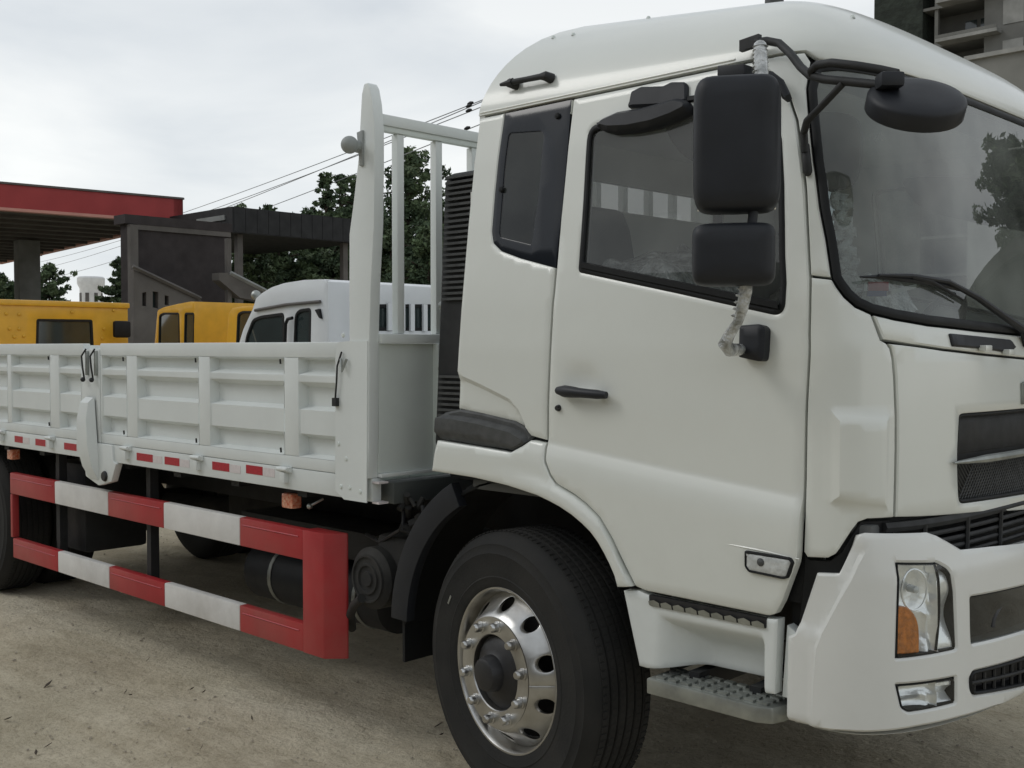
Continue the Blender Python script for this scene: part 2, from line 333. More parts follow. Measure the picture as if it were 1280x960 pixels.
def skin_panel(name, surf, loop, mtl, parent, holes=(), depth=.014, edge=.005, drop=.004, grid=.03, rel=None, base=0.0, back=False, step=None, sharp=40, feats=()):
    step = step or grid
    loops = [resample(loop, step)] + [resample(h, step) for h in holes]
    if area(loops[0]) < 0: loops[0] = loops[0][::-1]
    loops = [loops[0]] + [h if area(h) < 0 else h[::-1] for h in loops[1:]]
    pts = []; edges = []; kindv = []
    for l in loops:
        for ring, k in ((l, 1), (offset_loop(l, edge) if edge > 0 else None, 2)):
            if ring is None: continue
            b = len(pts); n = len(ring); pts += [tuple(p) for p in ring]; kindv += [k] * n; edges += [(b + i, b + (i + 1) % n) for i in range(n)]
    lo = loops[0].min(0); hi = loops[0].max(0)
    gx = np.arange(lo[0] + grid / 2, hi[0], grid); gy = np.arange(lo[1] + grid / 2, hi[1], grid)
    if len(gx) and len(gy):
        G = np.stack(np.meshgrid(gx, gy), -1).reshape(-1, 2); G = G[inside(G, loops[0])]
        for h in loops[1:]: G = G[~inside(G, h)]
        for l in loops:
            if len(G): G = G[dseg(G, l) > edge + grid * .45]
        for fl_, cl in feats:
            if len(G): G = G[dseg(G, fl_, cl) > grid * .4]
        pts += [tuple(p) for p in G]; kindv += [0] * len(G)
    for fl_, cl in feats:
        q = resample(fl_, step, cl); ok = inside(q, loops[0])
        for h in loops[1:]: ok &= ~inside(q, h)
        for l in loops: ok &= dseg(q, l) > edge * 1.3
        b = len(pts); idx = {}
        for i, p in enumerate(q):
            if ok[i]: idx[i] = len(pts); pts.append(tuple(p)); kindv.append(0)
        n = len(q)
        for i in range(n if cl else n - 1):
            if i in idx and (i + 1) % n in idx: edges.append((idx[i], idx[(i + 1) % n]))
    r = delaunay_2d_cdt([Vector(p) for p in pts], edges, [], 0, 1e-6)
    V = np.array([tuple(v) for v in r[0]]); F = np.array([tuple(f) for f in r[2]])
    C = V[F].mean(1); keep = inside(C, loops[0])
    for h in loops[1:]: keep &= ~inside(C, h)
    F = F[keep]; kv = np.zeros(len(V))
    for i, orig in enumerate(r[3]):
        if len(orig): kv[i] = max(kindv[j] for j in orig) if min(kindv[j] for j in orig) != 1 else 1
    h = np.full(len(V), float(base)); h[kv == 1] -= drop if edge > 0 else 0
    if rel is not None: h = h + rel(V[:, 0], V[:, 1])
    a = V[F]; ar = (a[:, 1, 0] - a[:, 0, 0]) * (a[:, 2, 1] - a[:, 0, 1]) - (a[:, 1, 1] - a[:, 0, 1]) * (a[:, 2, 0] - a[:, 0, 0])
    F = np.where((ar < 0)[:, None], F[:, ::-1], F); P = surf.off(V[:, 0], V[:, 1], h)
    vs = [tuple(p) for p in P]; fs = [tuple(int(i) for i in f) for f in F]
    if depth > 0:
        cnt = {}
        for f in fs:
            for i in range(3): cnt[(f[i], f[(i + 1) % 3])] = 1
        bd = [e for e in cnt if (e[1], e[0]) not in cnt]; low = surf.off(V[:, 0], V[:, 1], h - depth); mapb = {}
        for i, j in bd:
            for q in (i, j):
                if q not in mapb: mapb[q] = len(vs); vs.append(tuple(low[q]))
        for i, j in bd: fs.append((j, i, mapb[i], mapb[j]))
        if back:
            nb = len(vs); vs += [tuple(p) for p in low]; fs += [(f[0] + nb, f[2] + nb, f[1] + nb) for f in fs[:len(F)]]
    mb = MB(); mb.add(vs, fs)
    return mb.build(name, mtl, parent, recalc=False, smooth=sharp)
def sstep(x): x = np.clip(x, 0, 1); return x * x * (3 - 2 * x)
# ================================================================ THE TRUCK
truck = empty('flatbed_truck', (-.6, 1.2, 0), 'large white drop-side truck with red and white side guard, nearest the camera', 'truck')
def P(s, pts, d=0.0): return [s.inv(x, y, d) for x, y in pts]
UM, UMB = cab.um, bmp.um
def shrink(l, d=.0048):
    l = np.array(l)
    if area(l) < 0: l = l[::-1]
    return [tuple(p) for p in offset_loop(l, d)]
def sym(half, um):
    """close a half outline (ordered, both ends meeting the centre line) with its mirror"""
    return list(half) + [(2 * um - u, z) for u, z in reversed(half) if abs(u - um) > 1e-4]
DR = P(cab, [(709, 180), (700, 270), (690, 380), (685, 480), (684, 545)])
DL = P(cab, [(683.5, 560), (685, 576), (693, 594), (700.6, 605), (722.5, 618), (738, 630), (754, 646), (769, 672), (785, 707), (797.5, 733)])
DB = P(cab, [(811, 739), (965, 770)])
DFL = P(cab, [(974, 768), (983, 752), (1001, 704)])
DF = P(cab, [(1003, 690), (1006, 600), (1008, 500), (1011, 420), (1012, 345), (1007, 240), (1002, 195), (996, 150), (986, 120), (974, 100), (958, 88)])
du = DR[0][0]
door_loop = rounded([(du + .02, ZSEAM - .006)] + DR + DL + DB + DFL + DF + [(1.17, ZSEAM - .006)], .008)
WIN = P(cab, [(733, 200), (729, 270), (724, 339), (850, 366), (972, 393), (980, 385), (980, 320), (979, 240), (976, 176), (970, 135)])
win_loop = rounded([(WIN[0][0] + .012, 2.486)] + WIN + [(1.19, 2.486)], [.05, 0, 0, .012, 0, .02, .02, 0, 0, 0, .04, .05])
crease = P(cab, [(660, 546), (682, 552), (760, 569), (840, 587), (920, 604), (1003, 622)])
creU = [c[0] for c in crease]; creZ = [c[1] for c in crease]
HND = cab.inv(728, 478)
def door_rel(u, z):
    d = np.interp(u, creU, creZ) - z                       # positive below the crease
    h = .024 * (1 - (1 - np.clip(d / .11, 0, 1)) ** 2) - .014 * sstep((d - .2) / .5)
    r = ((u - HND[0]) / .075) ** 2 + ((z - HND[1] - .008) / .045) ** 2
    h = h - .013 * np.exp(-r ** 2)
    return h + .006 * sstep((1.80 - z) / .03) * sstep((u - 1.0) / .2) * 0
paint = M['paint']
door = skin_panel('door', cab, shrink(door_loop), paint, truck, [win_loop], depth=.03, grid=.028, rel=door_rel, feats=[([tuple(q) for q in np.array(resample(win_loop, .03) if area(win_loop) > 0 else resample(win_loop, .03)[::-1])[::1] ] if 0 else list(offset_loop(resample(win_loop if area(win_loop) > 0 else win_loop[::-1], .03), -.022)), True)] + [([(a, b + o_) for a, b in crease], False) for o_ in (.012, 0, -.010, -.022, -.040, -.065, -.1)])
door_l = mirrored(door)
# window seal, glass, belt strip
def inset(l, d): l = np.array(l); l = l if area(l) > 0 else l[::-1]; return [tuple(p) for p in offset_loop(resample(l, .03), d)]
for side in (0, 1):
    if side == 0:
        seal = skin_panel('window_seal', cab, inset(win_loop, -.004), M['rubber'], door, [inset(win_loop, .017)], depth=.02, base=.004, grid=.05, step=.03)
        dg = skin_panel('window_pane', cab, inset(win_loop, .012), M['door_glass'], door, depth=0, edge=0, base=-.008, grid=.2)
    else:
        mirrored(seal, door_l); mirrored(dg, door_l)
b0, b1 = cab.inv(727, 336), cab.inv(975, 388)
belt = MB()
for k in range(16):
    t0, t1 = k / 16, (k + 1) / 16; q = []
    for t in (t0, t1):
        u = b0[0] + (b1[0] - b0[0]) * t; z = b0[1] + (b1[1] - b0[1]) * t
        q += [cab.off(np.array(u), np.array(z + .026), np.array(.004)), cab.off(np.array(u), np.array(z + .022), np.array(.014)), cab.off(np.array(u), np.array(z + .004), np.array(.012)), cab.off(np.array(u), np.array(z), np.array(.002))]
    belt.add(q, [(i, i + 4, i + 5, i + 1) for i in range(3)])
belt.build('belt_moulding', M['rubber'], door, recalc=False)
# door handle and keyhole
def cp(x, y, d): return cab.off(*[np.array(v) for v in cab.inv(x, y, d)], np.array(d))
h = MB(); a, b = cp(697, 488, .03), cp(758, 494, .03)
h.tube([a + (b - a) * t + np.array([0, -.010 * math.sin(math.pi * t), 0]) for t in np.linspace(0, 1, 7)], [.013, .021, .020, .017, .016, .016, .012], 12)
h.tube([cp(703, 487, .0), a + np.array([.03, .0, 0])], .014, 8); h.tube([cp(752, 494, .0), b - np.array([.02, 0, 0])], .013, 8)
h.build('door_handle', M['black'], door)
kh = MB(); kc = cp(698.5, 510, .0); kh.lathe([(.0001, -.010), (.008, -.010), (.011, -.004), (.012, .004)], 16, 'y', kc + np.array([0, -.003, 0])); kh.build('key_lock', M['hub'], door)
# side marker lamp in the door
ml = rounded(P(cab, [(931, 688), (988, 697), (992, 703), (985, 723), (979, 724), (936, 715), (931, 708)], .03), .006)
skin_panel('side_marker_lamp', cab, ml, M['rubber'], door, [inset(ml, .008)], base=.036, depth=.03, grid=.03, step=.02)
lens = skin_panel('lamp_lens', cab, inset(ml, .007), M['frost'], door, base=.035, depth=.0, edge=.006, drop=.003, grid=.015)
mb = MB(); c_ = cp(950, 703, .038); mb.lathe([(.0001, -.004), (.006, -.004), (.011, .0), (.013, .004)], 16, 'y', c_); mb.build('bulb_lens', M['greytrim'], lens)
# pressed line leading to the lamp
mb = MB(); mb.tube([cp(x, y, .022) for x, y in ((903, 679), (915, 681), (930, 684), (960, 690), (999, 699))], [.001, .003, .004, .004, .002], 6); mb.build('pressed_crease', paint, door)

# rear quarter panel with tinted window
QW = P(cab, [(631, 135), (624, 185), (618, 240), (614, 290), (616, 304), (626, 314), (650, 323), (694, 335), (702, 265), (709, 185), (714, 121)])
QW[0] = (QW[0][0], ZSEAM - .008); QW[-1] = (QW[-1][0], ZSEAM - .008)
qw = rounded(QW, .006)
rl = P(cab, [(567.5, 512), (600, 520), (640, 529), (655, 537), (663, 546), (684, 552)])
rear_loop = [(XR + .004, ZSEAM - .006)] + [(XR + .004, z) for z in (2.3, 2.0, 1.7)] + rl + DR[::-1] + [(du + .02, ZSEAM - .006)]
tri = P(cab, [(571, 467), (600, 480), (622, 491), (637, 499), (648, 512), (656, 530), (661, 546)])
def rear_rel(u, z):
    p = np.stack([u, z], 1); poly = np.array([(XR - .2, tri[0][1])] + tri + [(tri[-1][0], 1.0), (XR - .2, 1.0)]); ins = inside(p, poly); d = dseg(p, tri, False)
    return np.where(ins, -.020 * sstep(d / .02), 0)
rear = skin_panel('rear_quarter_panel', cab, shrink(rear_loop), paint, truck, [qw], grid=.022, rel=rear_rel, depth=.03, feats=[(tri, False), ([(a, b - .02) for a, b in tri[:3]] + [(a - .018, b - .012) for a, b in tri[3:]], False)])
qf = inset(P(cab, [(634, 168), (626, 240), (622, 300), (668, 312), (672, 250), (679, 168), (660, 165)]), 0)
qf = rounded(P(cab, [(635, 166), (629, 215), (623, 296), (664, 306), (673, 240), (680, 163)]), [.02, 0, .02, .01, 0, .03])
frame = skin_panel('quarter_window_frame', cab, inset(qw, .002), M['frit'], rear, [qf], base=-.003, depth=.01, grid=.05, step=.03, edge=.003, drop=.0008)
qg = skin_panel('quarter_pane', cab, inset(qf, -.004), M['quarter'], rear, depth=0, edge=0, base=-.006, grid=.2)
for x, y in ((627, 237), (697, 145)):
    mb = MB(); mb.lathe([(.0001, -.008), (.009, -.007), (.012, 0)], 14, 'y', cp(x, y, 0)); mb.build('window_knob', M['rubber'], rear)
rear_l = mirrored(rear); mirrored(frame, rear_l); mirrored(qg, rear_l)

# fender panel over the wheel
arch = P(cab, [(779, 733), (775, 718), (769, 704), (762, 690), (754, 676), (745, 664), (735, 654), (722, 643), (707, 633), (694, 626), (679, 619), (660, 613), (640, 607), (595, 597), (544, 589)])
fend_loop = DL[::-1] + P(cab, [(684, 553), (664, 549), (655, 556), (642, 564), (600, 557), (549, 549)]) + arch[::-1]
def fend_rel(u, z):
    p = np.stack([u, z], 1); d = dseg(p, arch, False); dd = np.interp(u, creU, creZ, left=creZ[0]) - z
    return .024 * (1 - (1 - np.clip(dd / .11, 0, 1)) ** 2) + .014 * (1 - sstep((d - .035) / .035)) * sstep((u + .15) / .4)
fender = skin_panel('fender', cab, shrink(fend_loop, .004), paint, truck, grid=.02, rel=fend_rel, depth=.05, feats=[([(a, b + o_) for a, b in crease[:3]], False) for o_ in (0, -.02, -.045)])
mirrored(fender)
# dark air-guide trim between quarter panel and fender
tl = P(cab, [(572, 512), (600, 517), (640, 527), (655, 536), (664, 546), (655, 556), (642, 563), (600, 557), (549, 548), (545, 540), (546, 522), (552, 516)], .0)
def trim_rel(u, z):
    t = np.interp(u, [q[0] for q in tl[0:5]], [q[1] for q in tl[0:5]]) - z
    return -.012 + .030 * sstep((t - .024) / .014) - .016 * sstep((t - .085) / .03)
trim = skin_panel('air_guide_trim', cab, tl, M['greytrim'], truck, grid=.012, rel=trim_rel, depth=.09, edge=.008, drop=.008, back=True, feats=[([(q[0], q[1] - o_) for q in tl[0:5]], False) for o_ in (.024, .031, .038, .085, .1, .115)])
mirrored(trim)

# A pillar, corner panel, cowl strip, bonnet panel
WSL = P(cab, [(1040, 348), (1033, 300), (1025, 260), (1017, 200), (1012, 150), (1009, 110)])
WSB = P(cab, [(1046, 358), (1056, 371), (1070, 383), (1090, 392), (1120, 399), (1160, 406), (1220, 413), (1280, 419)])
WST = 2.575
ws_half = [(UM, WST), (1.45, WST), (1.37, 2.568)] + WSL[::-1] + WSB + [(UM, WSB[-1][1] - .004)]
pil_loop = DF[4:] + [(1.17, ZSEAM - .002), (1.34, ZSEAM - .002), (1.37, 2.57)] + WSL[::-1][0:] + []
pil_loop = [DF[4]] + DF[5:] + [(1.19, ZSEAM - .004), (1.35, ZSEAM - .004), (1.365, 2.572)] + WSL[::-1]
pillar = skin_panel('a_pillar', cab, shrink(pil_loop, .0042), paint, truck, grid=.02, depth=.03); mirrored(pillar)
HS = P(cab, [(1102, 424), (1109, 428), (1114, 435), (1117, 448), (1119, 470), (1121, 520), (1121, 560), (1120, 610), (1119, 648)])
cor_low = P(cab, [(1085, 650), (1074, 654), (1066, 664), (1050, 688), (1045, 694), (1035, 699), (1008, 698)])
cor_loop = [WSL[0]] + WSB[:4] + HS + cor_low + DF[:5]
BX = P(cab, [(1037, 511), (1113, 517), (1111, 640), (1036, 630)])
BXc = BX if area(BX) > 0 else BX[::-1]
def cor_rel(u, z):
    p = np.stack([u, z], 1); d = dseg(p, BX); ins = inside(p, np.array(BX)); low = sstep((z - BX[3][1]) / .02)
    return np.where(ins, .024 * sstep(d / .032), 0) + .008 * sstep((1.80 - z) / .03) * sstep((z - 1.70) / .03) * 0
corner = skin_panel('corner_panel', cab, shrink(cor_loop, .0042), paint, truck, grid=.02, rel=cor_rel, depth=.03, feats=[(BXc, True), (list(offset_loop(BXc, .032)), True), (list(offset_loop(BXc, .016)), True)]); mirrored(corner)
HT = P(cab, [(1104, 425), (1140, 431), (1180, 437), (1230, 443), (1280, 448)])
cow = [(UM, WSB[-1][1] - .006)] + WSB[3:][::-1] + HT + [(UM, HT[-1][1] - .004)]
skin_panel('cowl_strip', cab, shrink(sym(cow, UM), .004), paint, truck, grid=.04, depth=.03)
HB = P(cab, [(1119, 649), (1160, 647), (1200, 644), (1280, 639)])
hood_half = [(UM, HT[-1][1] - .004)] + HT[::-1][:-1] + HS[1:] + HB[1:] + [(UM, HB[-1][1] - .006)]
GR = P(cab, [(1199, 530), (1197, 570), (1198, 610)])
gr_half = [(UM, 1.503), (GR[0][0] + .004, 1.507)] + GR + [(GR[2][0] + .006, 1.232), (UM, 1.208)]
gr_loop = rounded(sym(gr_half, UM), .035)
hood = skin_panel('front_panel', cab, shrink(sym(hood_half, UM), .0045), paint, truck, [gr_loop], grid=.04, depth=.035)
skin_panel('grille_surround', cab, inset(gr_loop, .002), M['rubber'], hood, [inset(gr_loop, .012)], base=-.004, depth=.03, grid=.05, step=.03)
up = [(UM, 1.503), (GR[0][0] + .004, 1.507), (GR[0][0], 1.375), (UM, 1.372)]
skin_panel('grille_upper_panel', cab, inset(rounded(sym(up, UM), .03), .006), M['blackmatt'], hood, base=-.022, depth=.01, grid=.06)
skin_panel('grille_backing', cab, inset(gr_loop, .006), M['rubber'], hood, base=-.05, depth=.0, edge=0, grid=.1)
gm = MB()
u0 = GR[0][0] - .0; u1 = 2 * UM - u0
def seg(u_a, z_a, u_b, z_b, w=.0022, d=-.02):
    q = [cab.off(np.array(u), np.array(z), np.array(dd)) for u, z in ((u_a, z_a), (u_b, z_b)) for dd in (d,)]
    gm.tube(q, w, 4, cap=False)
uu = u0 + .01
while uu < u1 - .01:
    for s in (-1, 1):
        za, zb = (1.222, 1.355); du_ = .133; ua, ub = uu, uu + s * du_
        if ub < u0 + .01: t = (uu - u0 - .01) / du_; ub = u0 + .01; zb = za + .133 * t
        if ub > u1 - .01: t = (u1 - .01 - uu) / du_; ub = u1 - .01; zb = za + .133 * t
        seg(ua, za, ub, zb)
    uu += .019
gm.build('grille_mesh', M['greytrim'], hood, recalc=False, kind='stuff')
cb = MB(); us = np.linspace(GR[1][0] - .045, 2 * UM - GR[1][0] + .045, 40)
cb.tube([cab.off(np.array(u), np.array(1.362 - .004 * min(u - us[0], .4)), np.array(.012)) for u in us], [.004 + .009 * min(1, 8 * min(t, 1 - t)) for t in np.linspace(0, 1, 40)], 8)
cb.build('chrome_strip', M['steel'], hood)
bd = MB()
for k, u in enumerate(np.linspace(cab.inv(1277, 492)[0], 2 * UM - cab.inv(1277, 492)[0], 9)):
    bd.obox(cab.off(np.array(u), np.array(1.555), np.array(.006)), (0, 1, 0), (1, 0, 0), (0, 0, 1), .010, .006, .036)
    bd.obox(cab.off(np.array(u + .018), np.array(1.588), np.array(.006)), (0, 1, 0), (1, 0, 0), (0, 0, 1), .016, .006, .006)
bd.build('badge_letters', M['steel'], hood, bevel=.002)

# windscreen
wsf = rounded(sym(ws_half, UM), 0)
wso = shrink(wsf, .0035)
sealw = skin_panel('windscreen_seal', cab, wso, M['rubber'], truck, [inset(wso, .026)], base=.003, depth=.03, grid=.05, step=.03, edge=.008)
skin_panel('windscreen', cab, inset(wso, .021), M['screen'], truck, depth=0, edge=0, base=-.004, grid=.09)

# roof shell
rf = MB(); rows = []; nu = 150
ul = np.linspace(XR, 2 * UM - XR, nu * 2 + 1)
def zlow(u):
    v = np.where(u > UM, 2 * UM - u, u); return np.interp(v, [0, 1.35, 1.39, 3], [ZSEAM, ZSEAM, 2.580, 2.580])
zl = zlow(ul)
rows.append(cab.off(ul, zl, np.full(len(ul), -.02))); rows.append(cab.off(ul, zl, np.full(len(ul), -.004))); rows.append(cab.off(ul, zl + .005, np.zeros(len(ul))))
ks = [1, .997, .992, .985, .975, .96, .94, .915, .885, .85, .8, .74, .66, .56, .44, .3, .15, 0.001]
for k in ks: rows.append(roof_pt(ul, np.full(len(ul), k)))
R = np.array(rows); nr, nc = R.shape[0], R.shape[1]
rf.v = [tuple(p) for p in R.reshape(-1, 3)]; rf.f = [(i * nc + j, i * nc + j + 1, (i + 1) * nc + j + 1, (i + 1) * nc + j) for i in range(nr - 1) for j in range(nc - 1)]
a, b = cab.pos(XR, ZSEAM), cab.pos(2 * UM - XR, ZSEAM); T = np.linspace(1, 0, 30); base_ = len(rf.v); rr = []
for k in ks:
    o_ = a + (b - a) * T[:, None]; f_ = (1 - k ** ROOF_N) ** (1 / ROOF_M); X_ = ROOF_CX + (o_[:, 0] - ROOF_CX) * k; Y_ = 1.2 + (o_[:, 1] - 1.2) * k
    rr.append(np.stack([X_, Y_, ZSEAM + (ROOF_H - ROOF_S * (X_ - ROOF_CX)) * f_], -1))
RR = np.array(rr); rf.v += [tuple(p) for p in RR.reshape(-1, 3)]; m_ = RR.shape[1]
rf.f += [(base_ + i * m_ + j, base_ + i * m_ + j + 1, base_ + (i + 1) * m_ + j + 1, base_ + (i + 1) * m_ + j) for i in range(len(ks) - 1) for j in range(m_ - 1)]
rf.mi = [0] * len(rf.f)
roof = rf.build('roof', paint, truck, recalc=False, smooth=50)
# drip rail along the roof seam, roof bolts, grab handle, roof horn stub
dr = MB(); dr.tube([cab.off(np.array(u), np.array(ZSEAM + .010), np.array(.0)) for u in np.linspace(XR + .01, 1.1, 26)], .004, 8); dr.build('drip_rail', paint, roof)
def roof_at(x, y):
    best = None
    for i in range(3, nr):
        pr = R[i]; q = pr - CAM; zz = q @ FWD; d = (CX + F_PX * (q @ RGT) / zz - x) ** 2 + (CY - F_PX * (q @ UPV) / zz - y) ** 2; k = int(np.argmin(d))
        if best is None or d[k] < best[0]: best = (d[k], pr[k].copy())
    return best[1]
for x, y in ((691, 50), (716, 43), (810, 23), (912, 13), (1064, 20)):
    mb = MB(); c_ = roof_at(x, y); mb.lathe([(.0001, .008), (.005, .007), (.008, .003), (.009, -.004)], 10, 'z', c_); mb.build('roof_bolt', M['headboard'], roof)
mb = MB(); c_ = roof_at(968, 12); mb.lathe([(.036, -.04), (.034, .05), (.020, .062), (.0001, .064)], 20, 'z', c_); mb.build('marker_lamp', M['greytrim'], roof)
def roof_pop(x, y, d):
    c_ = roof_at(x, y); return c_ + np.array([0, -1, .25]) * d
g = MB(); A_, B_ = roof_pop(640, 106, .03), roof_pop(692, 97, .03)
g.tube([roof_at(648, 107), A_ + np.array([.012, 0, 0]), A_ + (B_ - A_) * .18, A_ + (B_ - A_) * .5, A_ + (B_ - A_) * .85, B_ - np.array([.01, 0, 0]), roof_at(689, 99)], [.020, .018, .012, .011, .012, .018, .02], 10)
g.tube([A_ - np.array([.035, 0, 0]), A_ + (B_ - A_) * .15], [.006, .016], 8)
g.build('grab_handle', M['blackmatt'], roof)

# cab frame: dark shell behind the panels, also the inner lining
low = [(XR, 1.27)] + [(u, z + .012) for u, z in arch[::-1][1:]] + P(cab, [(782, 740), (800, 834)]) + [(.75, .95), (1.24, .95), (1.27, 1.10), (1.36, 1.12), (1.46, 1.20), (UM, 1.16)]
full = [(XR, 2.60)] + low + [(2 * UM - u, z) for u, z in reversed(low[:-1])] + [(2 * UM - XR, 2.60)]
ms = lambda l: [(2 * UM - u, z) for u, z in l]
wo, qo, so_ = inset(win_loop, -.002), inset(qf, -.035), inset(wso, .02)
skin_panel('cab_frame', cab, full, [M['interior']], truck, [wo, ms(wo), qo, ms(qo), so_], base=-.045, depth=.0, edge=0, grid=.09)
skin_panel('door_opening_seal', cab, full, [M['rubber']], truck, [inset(win_loop, -.008), ms(inset(win_loop, -.008)), inset(qf, -.03), ms(inset(qf, -.03)), inset(wso, .012)], base=-.026, depth=.0, edge=0, grid=.09)
iw = MB(); iw.box(XR + .002, XR + .03, .03, W - .03, 1.26, 1.75); iw.box(XR + .002, XR + .03, .08, W - .08, 1.75, 2.31); iw.box(XR + .002, XR + .03, .13, W - .13, 2.43, 2.62)
iw.box(XR + .002, XR + .03, .10, .72, 2.31, 2.43); iw.box(XR + .002, XR + .03, 1.80, W - .10, 2.31, 2.43); rw = iw.build('rear_wall', M['interior'], truck)
mb = MB(); mb.box(XR + .010, XR + .016, .72, 1.80, 2.31, 2.43); mb.build('rear_pane', M['rear_glass'], rw)
mb = MB(); zz_ = np.linspace(1.30, 2.61, 12)
for m_ in (0, 1):
    pl_ = [(float(cab_side_y(z)) + .035, z) for z in zz_] + [(.66, 2.61), (.66, 1.26)]
    if m_: pl_ = [(W - y, z) for y, z in pl_]
    mb.prism(pl_, XR - .012, XR + .001, 'x')
mb.box(XR - .012, XR + .001, .66, 1.86, 1.26, 2.29); mb.build('rear_skin', paint, rw)
fl = MB(); fl.box(XR + .03, 1.40, .06, W - .06, 1.16, 1.20); fl.box(-.2, 1.2, .8, 1.6, 1.2, 1.42); fl.build('cab_floor', M['dash'], truck, bevel=.01)
hl = MB(); hl.box(XR + .04, .97, .17, W - .17, 2.585, 2.60); hl.build('headliner', M['interior'], truck)
# step housing below the door
SH = P(cab, [(781, 737), (800, 737), (813, 743), (963, 772), (975, 773), (973, 820), (971, 868), (959, 866), (935, 856), (855, 838), (811, 835), (801, 832), (792, 790)])
RC = P(cab, [(822, 765), (957, 791), (957, 880), (815, 890)])
def sh_rel(u, z):
    p = np.stack([u, z], 1); ins = inside(p, np.array(RC)); d = dseg(p, RC[3:] + RC[:3], False)
    dl = np.minimum(dseg(p, RC[0:2], False) / .10, np.minimum(dseg(p, [RC[3], RC[0]], False) / .16, dseg(p, RC[1:3], False) / .012))
    return .012 - np.where(ins, .11 * sstep(dl), 0)
skin_panel('step_housing', cab, shrink(SH, .002), M['bedpaint'], truck, grid=.013, rel=sh_rel, depth=.04)
gs = MB(); A_, B_ = cab.inv(815, 750), cab.inv(961, 779)
sl_ = [(A_[0] - .002, A_[1] + .020), (B_[0], B_[1] + .018), (B_[0], B_[1] - .014), (A_[0], A_[1] - .016)]
slot = skin_panel('grip_slot', cab, rounded(sl_, .005), M['hub'], truck, base=.0165, depth=.01, edge=.002, grid=.03)
for k in range(9):
    t0 = (k + .06) / 9; t1 = (k + .94) / 9; q = []
    for t in (t0, (t0 + t1) / 2, t1):
        u = A_[0] + (B_[0] - A_[0]) * t; z = A_[1] + (B_[1] - A_[1]) * t; mid = t not in (t0, t1)
        q += [cab.off(np.array(u), np.array(z - .013), np.array(.020)), cab.off(np.array(u), np.array(z + (.008 if mid else .001)), np.array(.024))]
    mb = MB(); mb.add(q, [(0, 2, 3, 1), (2, 4, 5, 3)]); mb.build('grip_tooth', M['steel'], slot, recalc=False)
# ---------------------------------------------------------------- bumper and lamps
def PB(pts, d=0.0): return [bmp.inv(x, y, d) for x, y in pts]
bt = PB([(980, 903), (982, 797), (991, 793), (1017, 718), (1047, 719), (1073, 669), (1082, 666), (1160, 665), (1172, 669), (1203, 687), (1240, 683), (1280, 679)])
bb = PB([(993, 907), (1015, 911), (1060, 915), (1100, 915), (1150, 908), (1200, 897), (1240, 885), (1280, 873)])
bh = bt + [(UMB, bt[-1][1] - .006), (UMB, bb[-1][1] - .002)] + bb[::-1]
lp = rounded(PB([(1120, 703), (1172, 703), (1188, 712), (1193, 740), (1196, 812), (1120, 824)]), [.004, .01, .02, 0, .01, .003])
fg = rounded(PB([(1120, 856), (1195, 846), (1195, 879), (1136, 891), (1127, 886)]), [.003, .003, .008, .008, .01])
o2 = PB([(1214, 746), (1280, 736)]); o3 = PB([(1280, 793), (1215, 806)])
op = rounded([o2[0], (2.36, o2[1][1]), (2.36, o3[0][1]), o3[1]], .01)
s2 = PB([(1213, 840), (1280, 822)]); s3 = PB([(1280, 858), (1214, 870)])
slp = rounded([s2[0], (UMB * 2 - s2[0][0], s2[1][1] + .004)] + [(UMB * 2 - s3[1][0], s3[0][1] - .004), s3[1]], .028)
slp = rounded([s2[0], (s2[1][0], s2[1][1]), (UMB, s2[1][1] + .002), (2 * UMB - s2[1][0], s2[1][1]), (2 * UMB - s2[0][0], s2[0][1]), (2 * UMB - s3[1][0], s3[1][1]), (2 * UMB - s3[0][0], s3[0][1]), (UMB, s3[0][1] - .002), s3[0], s3[1]], [.03, 0, 0, 0, .03, .03, 0, 0, 0, .03])
mB = lambda l: [(2 * UMB - u, z) for u, z in l]
crs = PB([(1082, 690), (1073, 707), (1050, 750), (1027, 793), (1020, 812), (1016, 860), (1015, 911)])
def bmp_rel(u, z):
    v = np.where(u > UMB, 2 * UMB - u, u); zz = np.array([c[1] for c in crs])[::-1]; uu_ = np.array([c[0] for c in crs])[::-1]
    d = np.interp(z, zz, uu_) - v                          # positive outboard of the crease
    h = -.010 * sstep(d / .012) * sstep((z - .56) / .03) * sstep((1.165 - z) / .04) - .018 * sstep((.615 - z) / .02)
    zs = crs[3][1]; return h - .010 * sstep((z - zs) / .012) * sstep(d / .02) + .010 * (1 - sstep(np.abs(z - .665) / .01)) * 0 - .004 * (1 - sstep(np.abs(v - (FGU + .055)) / .006)) * sstep((1.07 - z) / .01)
FGU = fg[0][0] + .24
holes = [lp, fg, slp, op, mB(lp), mB(fg), mB(op)]
